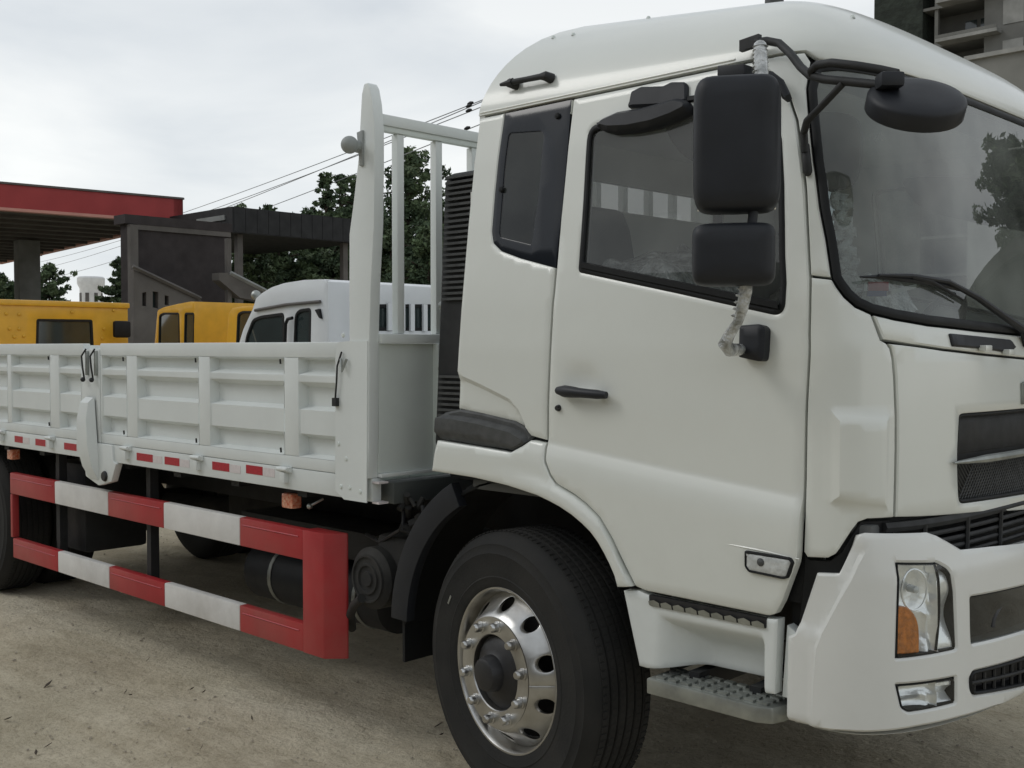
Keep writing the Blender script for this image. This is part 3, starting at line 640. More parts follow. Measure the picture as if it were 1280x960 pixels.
# the right-hand lamp bay opening and its mirror must not overlap across the centre
bumper = skin_panel('bumper', bmp, sym(bh, UMB)[:-0 or None], M['bumper'], truck, holes, depth=.06, edge=.007, drop=.006, grid=.018, rel=bmp_rel, feats=[(f_(g_), False) for g_ in (crs, [(u - .012, z) for u, z in crs]) for f_ in (lambda l: l, mB)])
bk = MB(); bk.box(1.15, 1.30, .06, W - .06, .62, 1.15); bk.box(1.26, 1.41, .35, W - .35, .60, 1.1); bk.build('bumper_backing', M['rubber'], truck)
def lamp_bay(loop, name, parent, mirror=False):
    lo = (lambda l: mB(l)) if mirror else (lambda l: l)
    L_ = np.array(loop); u0, u1 = L_[:, 0].min(), L_[:, 0].max(); z0, z1 = L_[:, 1].min(), L_[:, 1].max()
    um_ = lambda u: 2 * UMB - u if mirror else u
    body = skin_panel(name, bmp, lo(inset(loop, .001)), M['rubber'], parent, [lo(inset(loop, .007))], base=-.004, depth=.05, grid=.05, step=.02)
    def rel(u, z):
        v = um_(u); s = (v - u0) / (u1 - u0); t = (z - z0) / (z1 - z0)
        bowl = np.sqrt(((s - .28) / .42) ** 2 + ((t - .70) / .42) ** 2); bowl2 = np.sqrt(((s - .26) / .34) ** 2 + ((t - .26) / .34) ** 2)
        h = -.035 + .03 * np.minimum(1, np.minimum(bowl, bowl2)) ** 2
        h = np.where(s > .66, -.02 + .012 * np.sin(t * 9.5 + 1.2) + .03 * (s - .66), h)
        return h + .006 * np.sin(s * 40) * (np.minimum(bowl, bowl2) > .8) * (s < .62) + .02 * (1 - sstep(np.abs(s - .64) / .03))
    skin_panel('reflector', bmp, lo(inset(loop, .006)), M['chrome'], body, base=-.012, depth=0, edge=0, grid=.009, rel=rel, step=.012)
    if name == 'headlight':
        for (s, t, r) in ((.30, .70, .034),):
            c_ = bmp.off(np.array(um_(u0 + s * (u1 - u0))), np.array(z0 + t * (z1 - z0)), np.array(-.035)); n_ = bmp.nrm(np.array(um_(u0 + s * (u1 - u0))), np.array(z0 + t * (z1 - z0)))
            mb = MB(); mb.tube([c_, c_ + n_ * .03, c_ + n_ * .033], [.012, .010, .001], 12); mb.build('bulb', M['frost'], body)
            mb = MB(); ring = []
            for k in range(25):
                a = k / 24 * 2 * math.pi; uu_ = um_(u0 + s * (u1 - u0) + .046 * math.cos(a)); zz_ = z0 + t * (z1 - z0) + .060 * math.sin(a); ring.append(bmp.off(np.array(uu_), np.array(zz_), np.array(-.012)))
            mb.tube(ring, .0035, 6, cap=False); mb.build('bowl_ring', M['chrome'], body)
        du_ = u1 - u0; am = [(u0 + .004, z0 + .012), (u0 + .36 * du_, z0 + .010), (u0 + .36 * du_, z0 + .08), (u0 + .30 * du_, z0 + .12), (u0 + .16 * du_, z0 + .148), (u0 + .004, z0 + .15)]
        skin_panel('turn_signal', bmp, lo(rounded(am, [.002, .004, .03, .03, .03, .01])), M['amber'], body, base=-.004, depth=.015, grid=.012, edge=.004)
        mb = MB(); q = [bmp.off(np.array(um_(u0 + (.63 + .05 * math.sin(t * 3.14)) * du_)), np.array(z0 + .01 + t * (z1 - z0 - .02)), np.array(.001 - .006)) for t in np.linspace(0, 1, 12)]
        mb.tube(q, .004, 6); mb.build('lamp_divider', M['rubber'], body)
    skin_panel('lens', bmp, lo(inset(loop, .005)), M['lamplens'], body, base=-.001, depth=0, edge=0, grid=.05)
    return body
for m_ in (False, True): lamp_bay(lp, 'headlight', bumper, m_); lamp_bay(fg, 'fog_light', bumper, m_)
# dark bay with a tow-eye shape behind
for m_ in (False, True):
    lo = mB if m_ else (lambda l: l)
    body = skin_panel('recess_liner', bmp, lo(inset(op, .001)), M['greytrim'], bumper, base=-.055, depth=0, edge=0, grid=.08)
    c_ = bmp.off(np.array(2 * UMB - op[0][0] - .24 if m_ else op[0][0] + .24), np.array(.875), np.array(-.035))
    mb = MB(); q = []
    for k in range(9): a = math.pi * k / 8; q.append(c_ + np.array([.012, -.10 * math.cos(a), .06 * math.sin(a) - .02]))
    mb.tube(q, .012, 8); mb.obox(c_ + np.array([0, 0, -.02]), (0, 1, 0), (1, 0, 0), (0, 0, 1), .12, .012, .008); mb.build('tow_eye', M['hub'], body)
    skin_panel('recess_lens', bmp, lo(inset(op, .004)), M['quarter'], body, base=-.008, depth=0, edge=0, grid=.1)
# lower intake slot with bars
sl_body = skin_panel('lower_intake', bmp, inset(slp, .001), M['rubber'], bumper, [inset(slp, .010)], base=.002, depth=.05, grid=.05, step=.03)
skin_panel('intake_backing', bmp, inset(slp, .004), M['hub'], sl_body, base=-.05, depth=0, edge=0, grid=.1)
zcu = lambda u: float(np.interp(min(u, 2 * UMB - u), [s2[0][0], s2[1][0], UMB], [(s2[0][1] + s3[1][1]) / 2, (s2[1][1] + s3[0][1]) / 2, (s2[1][1] + s3[0][1]) / 2]))
Ls = np.array(slp); zc = (s2[1][1] + s3[0][1]) / 2
for dz in (-.012,):
    mb = MB(); us = np.linspace(Ls[:, 0].min() + .01, Ls[:, 0].max() - .01, 50); mb.tube([bmp.off(np.array(u), np.array(zcu(u)), np.array(-.008)) for u in us], .006, 6); mb.build('intake_bar', M['blackmatt'], sl_body)
for k, u in enumerate(np.arange(Ls[:, 0].min() + .035, Ls[:, 0].max() - .03, .06)):
    mb = MB(); hgt = .5 * (s2[1][1] - s3[0][1]) - .006
    mb.tube([bmp.off(np.array(u), np.array(zcu(u) - hgt), np.array(-.012)), bmp.off(np.array(u), np.array(zcu(u) + hgt), np.array(-.012))], .006, 6); mb.build('intake_bar', M['blackmatt'], sl_body)
# black gap structure and radiator slats between front panel and bumper
ug = cab.inv(1120, 660)[0]
for k, z in enumerate((1.19, 1.155, 1.130, 1.105, 1.08, 1.055)):
    mb = MB(); us = np.linspace(1.52 if k else 1.46, 2 * UM - (1.52 if k else 1.46), 40); q = []
    for u in us: q.append(cab.off(np.array(u), np.array(z), np.array(-.012)))
    mb.tube(q, .016 if k == 0 else .0075, 6); mb.build('radiator_slat', M['blackmatt'], truck)
for u in np.arange(1.62, 2 * UM - 1.6, .24):
    mb = MB(); mb.tube([cab.off(np.array(u), np.array(1.05), np.array(-.004)), cab.off(np.array(u), np.array(1.19), np.array(-.004))], .008, 6); mb.build('radiator_strut', M['blackmatt'], truck)
cgl = P(cab, [(1003, 694), (1008, 700), (1035, 702), (1050, 692), (1078, 652), (1119, 650)]) + [(1.52, 1.10), (1.36, 1.08), (1.28, 1.02), (1.22, .82), (1.19, .84)]
skin_panel('corner_seal', cab, cgl, M['rubber'], truck, base=-.016, depth=.01, grid=.03, edge=.003)
rb_ = MB(); rb_.box(1.12, 1.36, .16, W - .16, 1.0, 1.19); rb_.build('radiator', M['rubber'], truck)

# ---------------------------------------------------------------- wipers, grab recess
def cs(x, y, d): return cab.off(*[np.array(v) for v in cab.inv(x, y, d)], np.array(d))
wp = MB(); bl = [(1075, 346), (1100, 346), (1140, 350), (1180, 357), (1206, 364)]
wp.tube([cs(x, y, .012) for x, y in bl], [.003, .007, .009, .007, .004], 6)
wp.tube([cs(x, y, .022) for x, y in [(1098, 344), (1140, 345), (1185, 352), (1222, 372), (1250, 392), (1279, 412)]], [.004, .007, .008, .010, .011, .013], 8)
wp.tube([cs(1140, 346, .022), cs(1165, 352, .018), cs(1204, 375, .012)], [.006, .006, .003], 6)
pv = cab.inv(1279, 413, .02); a_ = cab.off(np.array(pv[0] + .05), np.array(pv[1] - .035), np.array(.012))
wp.tube([cs(1279, 412, .022), a_, a_ - np.array([.05, 0, 0])], [.013, .02, .02], 10)
wpo = wp.build('wiper', M['black'], truck)
wp2 = MB()
for seg_, r_ in (([(u, z) for u, z in P(cab, bl, .012)], [.003, .007, .009, .007, .004]), (P(cab, [(1098, 344), (1140, 345), (1185, 352), (1222, 372), (1250, 392), (1279, 412)], .02), [.004, .007, .008, .010, .011, .013])):
    wp2.tube([cab.off(np.array(u + 1.02), np.array(z), np.array(.014)) for u, z in seg_], r_, 6)
wp2.build('wiper', M['black'], truck)
cg = rounded(P(cab, [(1185, 417), (1262, 425), (1268, 434), (1262, 441), (1225, 436), (1189, 433)]), .008)
gp = skin_panel('cowl_grip', cab, cg, M['black'], truck, base=.008, depth=.02, grid=.03)
for x, y in ((1232, 435), (1261, 440)):
    mb = MB(); mb.obox(cs(x, y, .014), (0, 1, 0), (1, 0, 0), (0, 0, 1), .026, .012, .009); mb.build('wiper_hinge', M['paint'], gp, bevel=.004)

# ---------------------------------------------------------------- mirrors
vd = np.array([math.cos(math.radians(122.7)), math.sin(math.radians(122.7)), 0.0])
def at(x, y, D): return onD(x, y, D)
DM = 3.13                                                       # picture-axis distance of the door mirrors
def housing(name, c, wd, hg, dp, mtl, yaw=0.0):
    fx = np.array([math.cos(math.radians(32.7 + yaw)), math.sin(math.radians(32.7 + yaw)), 0]); fy = np.cross([0, 0, 1.0], fx); mb = MB()
    nlev = 7; ring = []; nn = 40
    for i in range(nlev):
        t = i / (nlev - 1); inset_ = [0.0, .0, .002, .006, .014, .030, .060][i]; dep = [0, .30, .55, .75, .88, .965, 1.0][i] * dp; rr_ = []
        for k in range(nn):
            a = 2 * math.pi * k / nn; hx, hz = wd / 2 - inset_, hg / 2 - inset_; ca, sa = math.cos(a), math.sin(a); e_ = .30
            rr_.append(c + fx * hx * math.copysign(abs(ca) ** e_, ca) + np.array([0, 0, 1.0]) * hz * math.copysign(abs(sa) ** e_, sa) - fy * dep)
        ring.append(rr_)
    for r_ in ring: mb.v += [tuple(p) for p in r_]
    for i in range(nlev - 1):
        for k in range(nn): mb.f.append((i * nn + k, i * nn + (k + 1) % nn, (i + 1) * nn + (k + 1) % nn, (i + 1) * nn + k))
    mb.f.append(tuple(range((nlev - 1) * nn, nlev * nn))); mb.f.append(tuple(range(nn))[::-1]); mb.mi = [0] * len(mb.f)
    o = mb.build(name, mtl, truck, smooth=45)
    g_ = MB(); hw, hh = wd / 2 - .012, hg / 2 - .012
    g_.obox(c + fy * .003, fx, (0, 0, 1), fy, hw, hh, .002); g_.build('mirror_glass', M['chromeglass'], o, bevel=.001)
    return o
M['chromeglass'] = mat('mirror_glass', (.85, .87, .88), .02, metal=1.0)
m1 = housing('side_mirror', at(921, 183, DM), .243, .385, .085, M['black'])
m2 = housing('wide_angle_mirror', at(917, 319, DM), .232, .178, .075, M['black'])
tb = MB(); tb.tube([at(943, 255, DM - .04), at(938, 295, DM - .04)], .014, 10); tb.build('mirror_stem', M['black'], truck)
um_ = MB(); um_.tube([at(950, 58, DM + .14), at(951, 75, DM + .06), at(952, 104, DM)], .020, 12); o = um_.build('wrapped_mirror_stem', M['film'], truck)
um_ = MB()
for k in range(9): yk = 58 + k * 5.2; um_.lathe([(.0195, -.003), (.0235, 0), (.0195, .003)], 14, 'z', at(950.5, yk, DM + .12 - k * .015))
um_.build('film_wrap', M['film'], o)
lo_ = MB(); path = [(933, 345, .0), (932, 365, .01), (928, 385, .03), (922, 403, .06), (912, 418, .08), (906, 430, .10), (912, 437, .13), (925, 437, .20)]
lo_.tube([at(x, y, DM - .02 + d) for x, y, d in path], [.018, .019, .017, .014, .016, .020, .021, .018], 12); o = lo_.build('wrapped_mirror_stem', M['film'], truck)
for k in range(6):
    x, y = 933 - k * 2.0, 352 + k * 8.5; um_ = MB(); um_.lathe([(.017, -.004), (.0225, 0), (.017, .004)], 14, 'z', at(x, y, DM - .01 + k * .01)); um_.build('film_wrap', M['film'], o)
lb = skin_panel('mirror_bracket', cab, rounded(P(cab, [(925, 407), (951, 405), (957, 410), (954, 450), (950, 452), (923, 446)], .03), .01), M['black'], truck, base=.04, depth=.045, edge=.01, drop=.008, grid=.02)
ub = MB(); q0 = cs(924, 93, .01); ub.obox(q0 + np.array([.0, -.02, -.0]), (1, 0, -.12), (0, 1, 0), (0, 0, 1), .050, .03, .022); ub.build('upper_mirror_bracket', M['black'], truck, bevel=.006)
ua = MB(); ua.tube([cs(945, 93, .03), cs(962, 96, .04), cs(975, 105, .045), cs(983, 120, .04), cs(986, 124, .02)], [.016, .018, .016, .014, .010], 10); ua.build('mirror_elbow', M['black'], truck)
# roof bracket arm carrying the round front mirror
D0, D1 = 3.40, 2.95
fa = MB(); pth = [(944, 53, D0), (958, 51, D0 - .02), (974, 54, D0 - .06), (988, 67, D0 - .12), (1001, 84, D0 - .18), (1012, 94, D0 - .24), (1030, 99, D0 - .30), (1060, 102, D0 - .36), (1108, 107, D1 + .01)]
fa.tube([at(*p) for p in pth], .0125, 12)
fa.obox(at(938, 54, D0 + .02), (1, -.15, .05), (0, 1, 0), (0, 0, 1), .038, .010, .017)
arm = fa.build('front_mirror_arm', M['blackmatt'], truck)
fa = MB(); pth = [(1016, 97, D0 - .25), (1014, 88, D0 - .26), (1022, 81, D0 - .29), (1040, 78.5, D0 - .33), (1070, 82, D0 - .38), (1100, 87, D1 + .04), (1122, 92, D1 + .01)]
fa.tube([at(*p) for p in pth], .0125, 10); fa.build('arm_loop', M['blackmatt'], arm)
fa = MB(); pth = [(1053, 105, D0 - .35), (1040, 119, D0 - .33), (1022, 138, D0 - .27), (1009, 151, D0 - .22)]
fa.tube([at(*p) for p in pth] + [cs(1005, 165, .03), cs(1006, 190, .014)], [.010, .010, .010, .011, .011, .012], 10)
f0, f1 = cs(1006, 178, .008), cs(1010, 219, .008); fa.tube([f0, f0 + (f1 - f0) * .1, f0 + (f1 - f0) * .9, f1], [.008, .013, .014, .008], 10)
fa.build('arm_brace', M['blackmatt'], arm)
hc = at(1146, 124, D1)
hx = RGT * 1.0; fwdh = np.array([FWD[0], FWD[1], 0]); fwdh /= np.linalg.norm(fwdh)
tiltn = np.array([0, 0, 1.0]) * .80 - fwdh * .60; tiltn /= np.linalg.norm(tiltn); hy = np.cross(tiltn, hx); mb = MB(); nn = 48
prof = [(.0001, .026), (.04, .0255), (.08, .0235), (.106, .019), (.120, .0135), (.127, .007), (.130, .0), (.130, -.036), (.127, -.041), (.118, -.041), (.116, -.035), (.0001, -.035)]
for k in range(nn):
    a = 2 * math.pi * k / nn
    for r_, h_ in prof: mb.v.append(tuple(hc + hx * r_ * math.cos(a) + hy * r_ * .92 * math.sin(a) + tiltn * h_))
m__ = len(prof)
for k in range(nn):
    for i in range(m__ - 1): mb.f.append((k * m__ + i, ((k + 1) % nn) * m__ + i, ((k + 1) % nn) * m__ + i + 1, k * m__ + i + 1))
mb.mi = [0] * len(mb.f); fm = mb.build('front_mirror', M['black'], truck)
mb = MB(); mb.obox(at(1112, 101, D1 - .02), hx, (0, 0, 1), fwdh, .032, .020, .03); mb.build('mirror_socket', M['black'], fm, bevel=.01)
mb = MB(); mb.lathe([(.0001, 0), (.114, 0)], 40, 'z'); g_ = mb
g_.v = [tuple(hc + hx * v[0] + hy * v[1] * .92 - tiltn * .038) for v in g_.v]; g_.build('mirror_glass', M['chromeglass'], fm)
# door window deflector and the bracket above it
dp_ = [(744, 159), (750, 148), (770, 139), (800, 134), (822, 128), (843, 122), (856, 124), (860, 130), (858, 138), (840, 147), (815, 156), (785, 162), (760, 163)]
skin_panel('window_deflector', cab, rounded(P(cab, dp_, .035), .01), M['black'], door, base=.045, depth=.045, edge=.014, drop=.018, grid=.02, back=True)
db_ = [(784, 134), (788, 114), (800, 108), (828, 107), (838, 102), (855, 102), (858, 106), (858, 126), (830, 132)]
skin_panel('deflector_bracket', cab, rounded(P(cab, db_, .015), .006), M['black'], door, base=.018, depth=.02, edge=.008, drop=.008, grid=.02)
mb = MB(); st = P(cab, [(858, 120), (885, 115), (885, 122), (858, 127)], .012); skin_panel('deflector_end', cab, st, M['rubber'], door, base=.012, depth=.014, edge=.003, grid=.03)

# ---------------------------------------------------------------- cab interior
mb = MB(); pf = [(.92, 1.22), (.90, 1.40), (.96, 1.56), (1.04, 1.64), (1.20, 1.69), (1.36, 1.69), (1.40, 1.60), (1.40, 1.22)]
mb.prism(pf, .10, W - .10); dashb = mb.build('dashboard', M['dash'], truck, bevel=.02)
def seat(y0, name='passenger_seat'):
    wd = .50; mb = MB(); mb.prism([(.10, 1.72), (.62, 1.76), (.64, 1.84), (.60, 1.90), (.12, 1.88)], y0, y0 + wd); s_ = mb.build(name, M['seat'], truck, bevel=.04, seg=3)
    mb = MB(); mb.prism([(-.02, 1.84), (.13, 1.84), (.06, 2.18), (.02, 2.27), (-.07, 2.27), (-.09, 2.18)], y0 + .02, y0 + wd - .02); mb.build('backrest', M['seat'], s_, bevel=.04, seg=3)
    # loose plastic film draped over the cushion
    mb = MB(); n_ = 26; rng = np.random.RandomState(3 + int(y0 * 10)); H_ = np.zeros((n_, n_))
    for _ in range(60):
        cx_, cy_, a_, w_ = rng.rand(), rng.rand(), rng.rand() * 3.14, .03 + .05 * rng.rand(); X_, Y_ = np.meshgrid(np.linspace(0, 1, n_), np.linspace(0, 1, n_)); d_ = (X_ - cx_) * math.cos(a_) + (Y_ - cy_) * math.sin(a_); l_ = -(X_ - cx_) * math.sin(a_) + (Y_ - cy_) * math.cos(a_)
        H_ += .017 * np.exp(-(d_ / w_) ** 2 - (l_ / .25) ** 2)
    for i in range(n_):
        for j in range(n_):
            x_ = .10 + .56 * j / (n_ - 1); y_ = y0 - .03 + (wd + .06) * i / (n_ - 1); e_ = min(1, 6 * min(i, n_ - 1 - i) / n_); ez = min(1, 5 * (n_ - 1 - j) / n_)
            mb.v.append((x_, y_, 1.93 + .06 * math.sin(j / n_ * 3) - .14 * (1 - e_) - .10 * (1 - ez) + H_[i, j]))
    mb.f = [(i * n_ + j, i * n_ + j + 1, (i + 1) * n_ + j + 1, (i + 1) * n_ + j) for i in range(n_ - 1) for j in range(n_ - 1)]; mb.mi = [0] * len(mb.f)
    mb.build('plastic_cover', M['film'], s_, smooth=70)
    return s_
seat(.20); seat(1.60, 'driver_seat')
mb = MB(); mb.box(-.22, .60, .22, .68, 1.21, 1.70); mb.box(-.22, .60, 1.62, 2.08, 1.21, 1.70); mb.build('seat_base', M['seat'], truck, bevel=.04)
mb = MB(); cc = np.array([.82, 1.80, 1.74]); ring = [cc + np.array([.10 * math.sin(a), .23 * math.cos(a), .20 * math.sin(a)]) for a in np.linspace(0, 2 * math.pi, 33)]
mb.tube(ring, .014, 8, cap=False); mb.tube([ring[0], cc, ring[16]], .012, 6); mb.tube([cc, cc + np.array([.2, 0, -.2])], .03, 8); mb.build('steering_wheel', M['black'], truck)
vp_ = [(828, 148), (834, 170), (850, 193), (872, 206), (960, 226), (1046, 238), (1066, 232), (1075, 205), (1076, 160), (1066, 143), (1040, 139), (960, 141), (870, 143)]  # visor outline; its front end also stands for the mirror's reflection in the windscreen
def visor(y, m=False):
    q = [onY(x, yy, .25) for x, yy in vp_]; mb = MB(); mb.prism([(p[0], p[2]) for p in rounded([(p[0], p[2]) for p in q], .03)] if 0 else [tuple(p) for p in rounded([(p[0], p[2]) for p in q], .04)], y, y + .022); return mb.build('sun_visor', M['visor'], truck, bevel=.006)
visor(.25); visor(W - .272)
# crumpled film along the near pillar, papers on the dashboard
mb = MB(); n_ = 22; a0, a1 = onY(1049, 243, .22), onY(1066, 372, .22)
for i in range(n_):
    t = i / (n_ - 1); c_ = a0 + (a1 - a0) * t 
    for j in range(5): s_ = (j - 2) / 2; mb.v.append(tuple(c_ + np.array([.02 * math.sin(i * 2.1 + j * 2.7), s_ * (.05 + .015 * math.sin(i * 1.1)), .01 * math.sin(i * 3.3 + j)])))
mb.f = [(i * 5 + j, i * 5 + j + 1, (i + 1) * 5 + j + 1, (i + 1) * 5 + j) for i in range(n_ - 1) for j in range(4)]; mb.mi = [0] * len(mb.f); mb.build('pillar_film', M['film'], truck, smooth=70)
cd0 = onY(1096, 358, .30)
mb = MB(); mb.obox(cd0, RGT, (0, 0, 1), fwdh, .034, .014, .008); card = mb.build('printed_card', M['card_red'], dashb, bevel=.002)
mb = MB(); mb.obox(cd0 + RGT * -.035, RGT, (0, 0, 1), fwdh, .006, .014, .008); mb.build('card_edge', M['card_white'], card)
mb = MB(); mb.obox(cd0 + np.array([0, 0, -.022]), RGT, (0, 0, 1), fwdh, .028, .008, .008); mb.build('card_foot', M['card_blue'], card)
mb = MB(); mb.obox(cd0 + RGT * .075 + np.array([0, 0, -.01]), RGT * 1.0 + np.array([0, 0, .25]), (0, 0, 1), fwdh, .040, .006, .02); mb.build('paper_slip', M['card_white'], dashb)
# ---------------------------------------------------------------- wheels (local axes: y = outboard is -y)
RT, RL = .515, .305
class Cone:
    """unrolled slanted disc of the wheel: u along the circumference at radius .245, z = radius"""
    def off(s, u, z, d):
        u = np.asarray(u, float); z = np.asarray(z, float); a = u / .245; h = np.interp(z, [.13, .205, .215, .27, .283], [-.048, -.048, -.034, .036, .046]); return np.stack([z * np.cos(a), h - d, z * np.sin(a)], -1)
def wheel(loc, rz, name='wheel', front=True, back_dual=False):
    drum = MB(); drum.lathe([(.0001, .10), (.26, .10), (.262, .12), (.262, .27), (.0001, .27)], 40, 'y')
    wo = drum.build(name, M['hub'], truck, local=True, loc=tuple(Vector(loc) - worldloc(truck))); wo.rotation_euler = (0, 0, rz)
    t = MB(); wd = .275
    prof = [(RL - .012, .012), (RL + .004, -.004), (RL + .02, -.010), (.34, -.014), (.345, -.0165), (.35, -.0145), (.38, -.020), (.43, -.022), (.434, -.0235), (.438, -.0215), (.462, -.015), (.468, -.016), (.472, -.012), (.492, .004), (.503, .016), (.509, .026)]
    z0, z1 = .026, wd - .026 + .0
    gr = [.062, .10, .137, .174, .211]
    tread = [(.509, .026)]
    for g in gr:
        for dy, r in ((-.005, .5145), (-.0035, .507), (.0035, .507), (.005, .5145)): tread.append((r, g + dy))
    tread.append((.509, .249))
    prof = prof + tread[1:] + [(.503, .259), (.492, .271), (.462, .290), (.40, .297), (.34, .289), (RL - .012, .263)]
    t.lathe(prof, 120, 'y'); ty = t.build('tyre', M['tyre'], wo, local=True, smooth=30)
    # tread blocks: shallow lateral sipes on the shoulder ribs
    sp = MB(); n = 120
    for k in range(n):
        a = 2 * math.pi * k / n
        for ya, yb in ((.029, .050), (.070, .092), (.108, .129), (.146, .166), (.182, .203), (.222, .246)):
            c_ = np.array([math.cos(a), 0, math.sin(a)]); tdir = np.array([-math.sin(a), 0, math.cos(a)]); w_ = .0095
            r_ = .5160
            q = [c_ * r_ + tdir * w_ * s + np.array([0, y, 0]) + tdir * (y - .137) * .10 for y in (ya, yb) for s in (-1, 1)]
            sp.add([q[0], q[1], q[3], q[2]] , [(0, 1, 2, 3)])
            q2 = [c_ * (r_ - .004) + tdir * (w_ + .0012) * s + np.array([0, y, 0]) + tdir * (y - .137) * .10 for y in (ya, yb) for s in (-1, 1)]
            b = len(sp.v); sp.v += [tuple(p) for p in (q2[0], q2[1], q2[3], q2[2])]; m = b - 4; sp.f += [(m, m + 1, b + 1, b), (m + 1, m + 2, b + 2, b + 1), (m + 2, m + 3, b + 3, b + 2), (m + 3, m, b, b + 3)]; sp.mi += [0] * 4
    sp.build('tread_block', M['tyre'], ty, local=True, smooth=0, kind='stuff')
    rim = MB(); rim.lathe([(.287, .24), (.289, .22), (.275, .19), (.275, .09), (.283, .046), (.287, .035), (.289, .018), (.294, .004), (.300, -.003), (.306, -.004), (.309, .0), (.309, .008), (.300, .012)], 96, 'y')
    rim.lathe([(.138, .03), (.138, -.044), (.141, -.048), (.15, -.0485), (.2045, -.0485)], 96, 'y')
    ro = rim.build('rim', M['alloy'], wo, local=True, smooth=35)
    hol = []
    Lc = 2 * math.pi * .245
    for k in range(10):
        uc = (k + .5) / 10 * Lc; hol.append([(uc + .030 * math.cos(a), .2455 + .024 * math.sin(a)) for a in np.linspace(0, 2 * math.pi, 20, endpoint=False)])
    cn = Cone(); loop = [(1e-4, .204), (Lc - 1e-4, .204), (Lc - 1e-4, .284), (1e-4, .284)]
    d = skin_panel('disc', cn, loop, M['alloy'], None, hol, depth=.014, edge=.003, drop=.002, grid=.014, step=.012); d.parent = ro; d.location = (0, 0, 0)
    # normals of a parentless build face outboard already
    nut0 = None
    for k in range(10):
        a = 2 * math.pi * (k + .0) / 10 + .2
        if nut0 is None:
            nb = MB(); nb.lathe([(r_, h_ - .041) for r_, h_ in [(.0001, -.040), (.012, -.040), (.0165, -.034), (.0175, -.026), (.0175, -.012), (.022, -.010), (.022, -.007)]], 12, 'y'); nut0 = nb.build('wheel_nut', M['alloy'], ro, local=True); n_ = nut0
        else: n_ = nut0.copy(); COL.objects.link(n_); n_.parent = ro
        n_.location = (  .174 * math.cos(a), 0,   .174 * math.sin(a))
    hb = MB()
    if front: hb.lathe([(.0001, -.105), (.045, -.104), (.058, -.098), (.064, -.084), (.068, -.055), (.085, -.045), (.112, -.04), (.137, -.02)], 32, 'y')
    else: hb.lathe([(.0001, -.12), (.08, -.12), (.095, -.10), (.10, .0), (.137, .03)], 32, 'y')
    hb.build('hub', M['hub'], wo, local=True)
    if front:
        wt = MB(); wt.obox((-.335, -.019, .205), (.5, 0, .85), (0, 1, 0), (.85, 0, -.5), .020, .004, .0045); wt.build('valve', M['steel'], wo, local=True)
    return wo
WZ = .512
wheel((.0, -.004, WZ), math.radians(-8.9))
wl = wheel((.0, W - .004, WZ), math.pi - math.radians(8.9))
w2 = wheel((-5.20, .06, WZ), 0, front=False)
w3 = wheel((-5.20, .40, WZ), 0, front=False)
w4 = wheel((-5.20, W - .06, WZ), math.pi, front=False)
w5 = wheel((-5.20, W - .40, WZ), math.pi, front=False)
# ---------------------------------------------------------------- bed
YB = -.03
bp = M['bedpaint']
ZP = [(1.175, 0), (1.222, 0), (1.234, -.048), (1.306, -.048), (1.326, -.005), (1.432, -.005), (1.448, -.048), (1.532, -.048), (1.556, -.003), (1.586, -.003), (1.606, -.048), (1.652, -.048), (1.662, 0)]
def side_gate(x0, x1, bays, y=YB, sgn=1, parent=truck):
    """front face at y, pressed bays between x pairs"""
    mb = MB(); mb.box(x0, x1, y + (0 if sgn > 0 else -.045), y + (.045 if sgn > 0 else 0), 1.663, 1.732)       # top rail
    mb.box(x0, x1, y + (0 if sgn > 0 else -.04), y + (.04 if sgn > 0 else 0), 1.168, 1.222)
    g = mb.build('side_gate', bp, parent, bevel=.006)
    xs = [x0] + [v for b_ in bays for v in b_] + [x1]
    for i in range(0, len(xs), 2):
        if xs[i + 1] - xs[i] < .005: continue
        mb = MB(); a, b = xs[i], xs[i + 1]; mb.box(a + .0005, b - .0005, y if sgn > 0 else y - .04, y + .04 if sgn > 0 else y, 1.2225, 1.6625); mb.build('rib', bp, g, bevel=.004)
    for a, b in bays:
        mb = MB(); pr = [(1.2225, 0)] + ZP[1:-1] + [(1.6625, 0)]; e = .007; vs = []; n = len(pr)
        prs = []
        for i in range(n - 1):                                  # soften the pressing
            for t in (0, .2, .8) if i else (0,): prs.append((pr[i][0] + (pr[i + 1][0] - pr[i][0]) * t, pr[i][1] + (pr[i + 1][1] - pr[i][1]) * sstep(np.array(t))))
        prs.append(pr[-1]); n = len(prs)
        for x_, k in ((a, 0), (a + e, 1), (b - e, 1), (b, 0)):
            for z, d in prs: vs.append((x_, y - sgn * (d if k else 0.0) - sgn * .0005 * (1 - k), z))
        f = [(i * n + j, (i + 1) * n + j, (i + 1) * n + j + 1, i * n + j + 1) for i in range(3) for j in range(n - 1)]
        mb.add(vs, f); mb.build('pressed_panel', bp, g, smooth=28)
    return g
front_bays = [(-3.165, -2.872), (-2.754, -2.116), (-2.010, -1.373), (-1.262, -.962)]
rear_bays = [(-6.62, -5.98), (-5.87, -5.24), (-5.13, -4.50), (-4.435, -3.855), (-3.725, -3.43)]
gf = side_gate(-3.185, -.882, front_bays); gr_ = side_gate(-6.70, -3.40, rear_bays)
gf2 = side_gate(-3.185, -.882, front_bays, W + .03, -1); gr2 = side_gate(-6.70, -3.40, rear_bays, W + .03, -1)
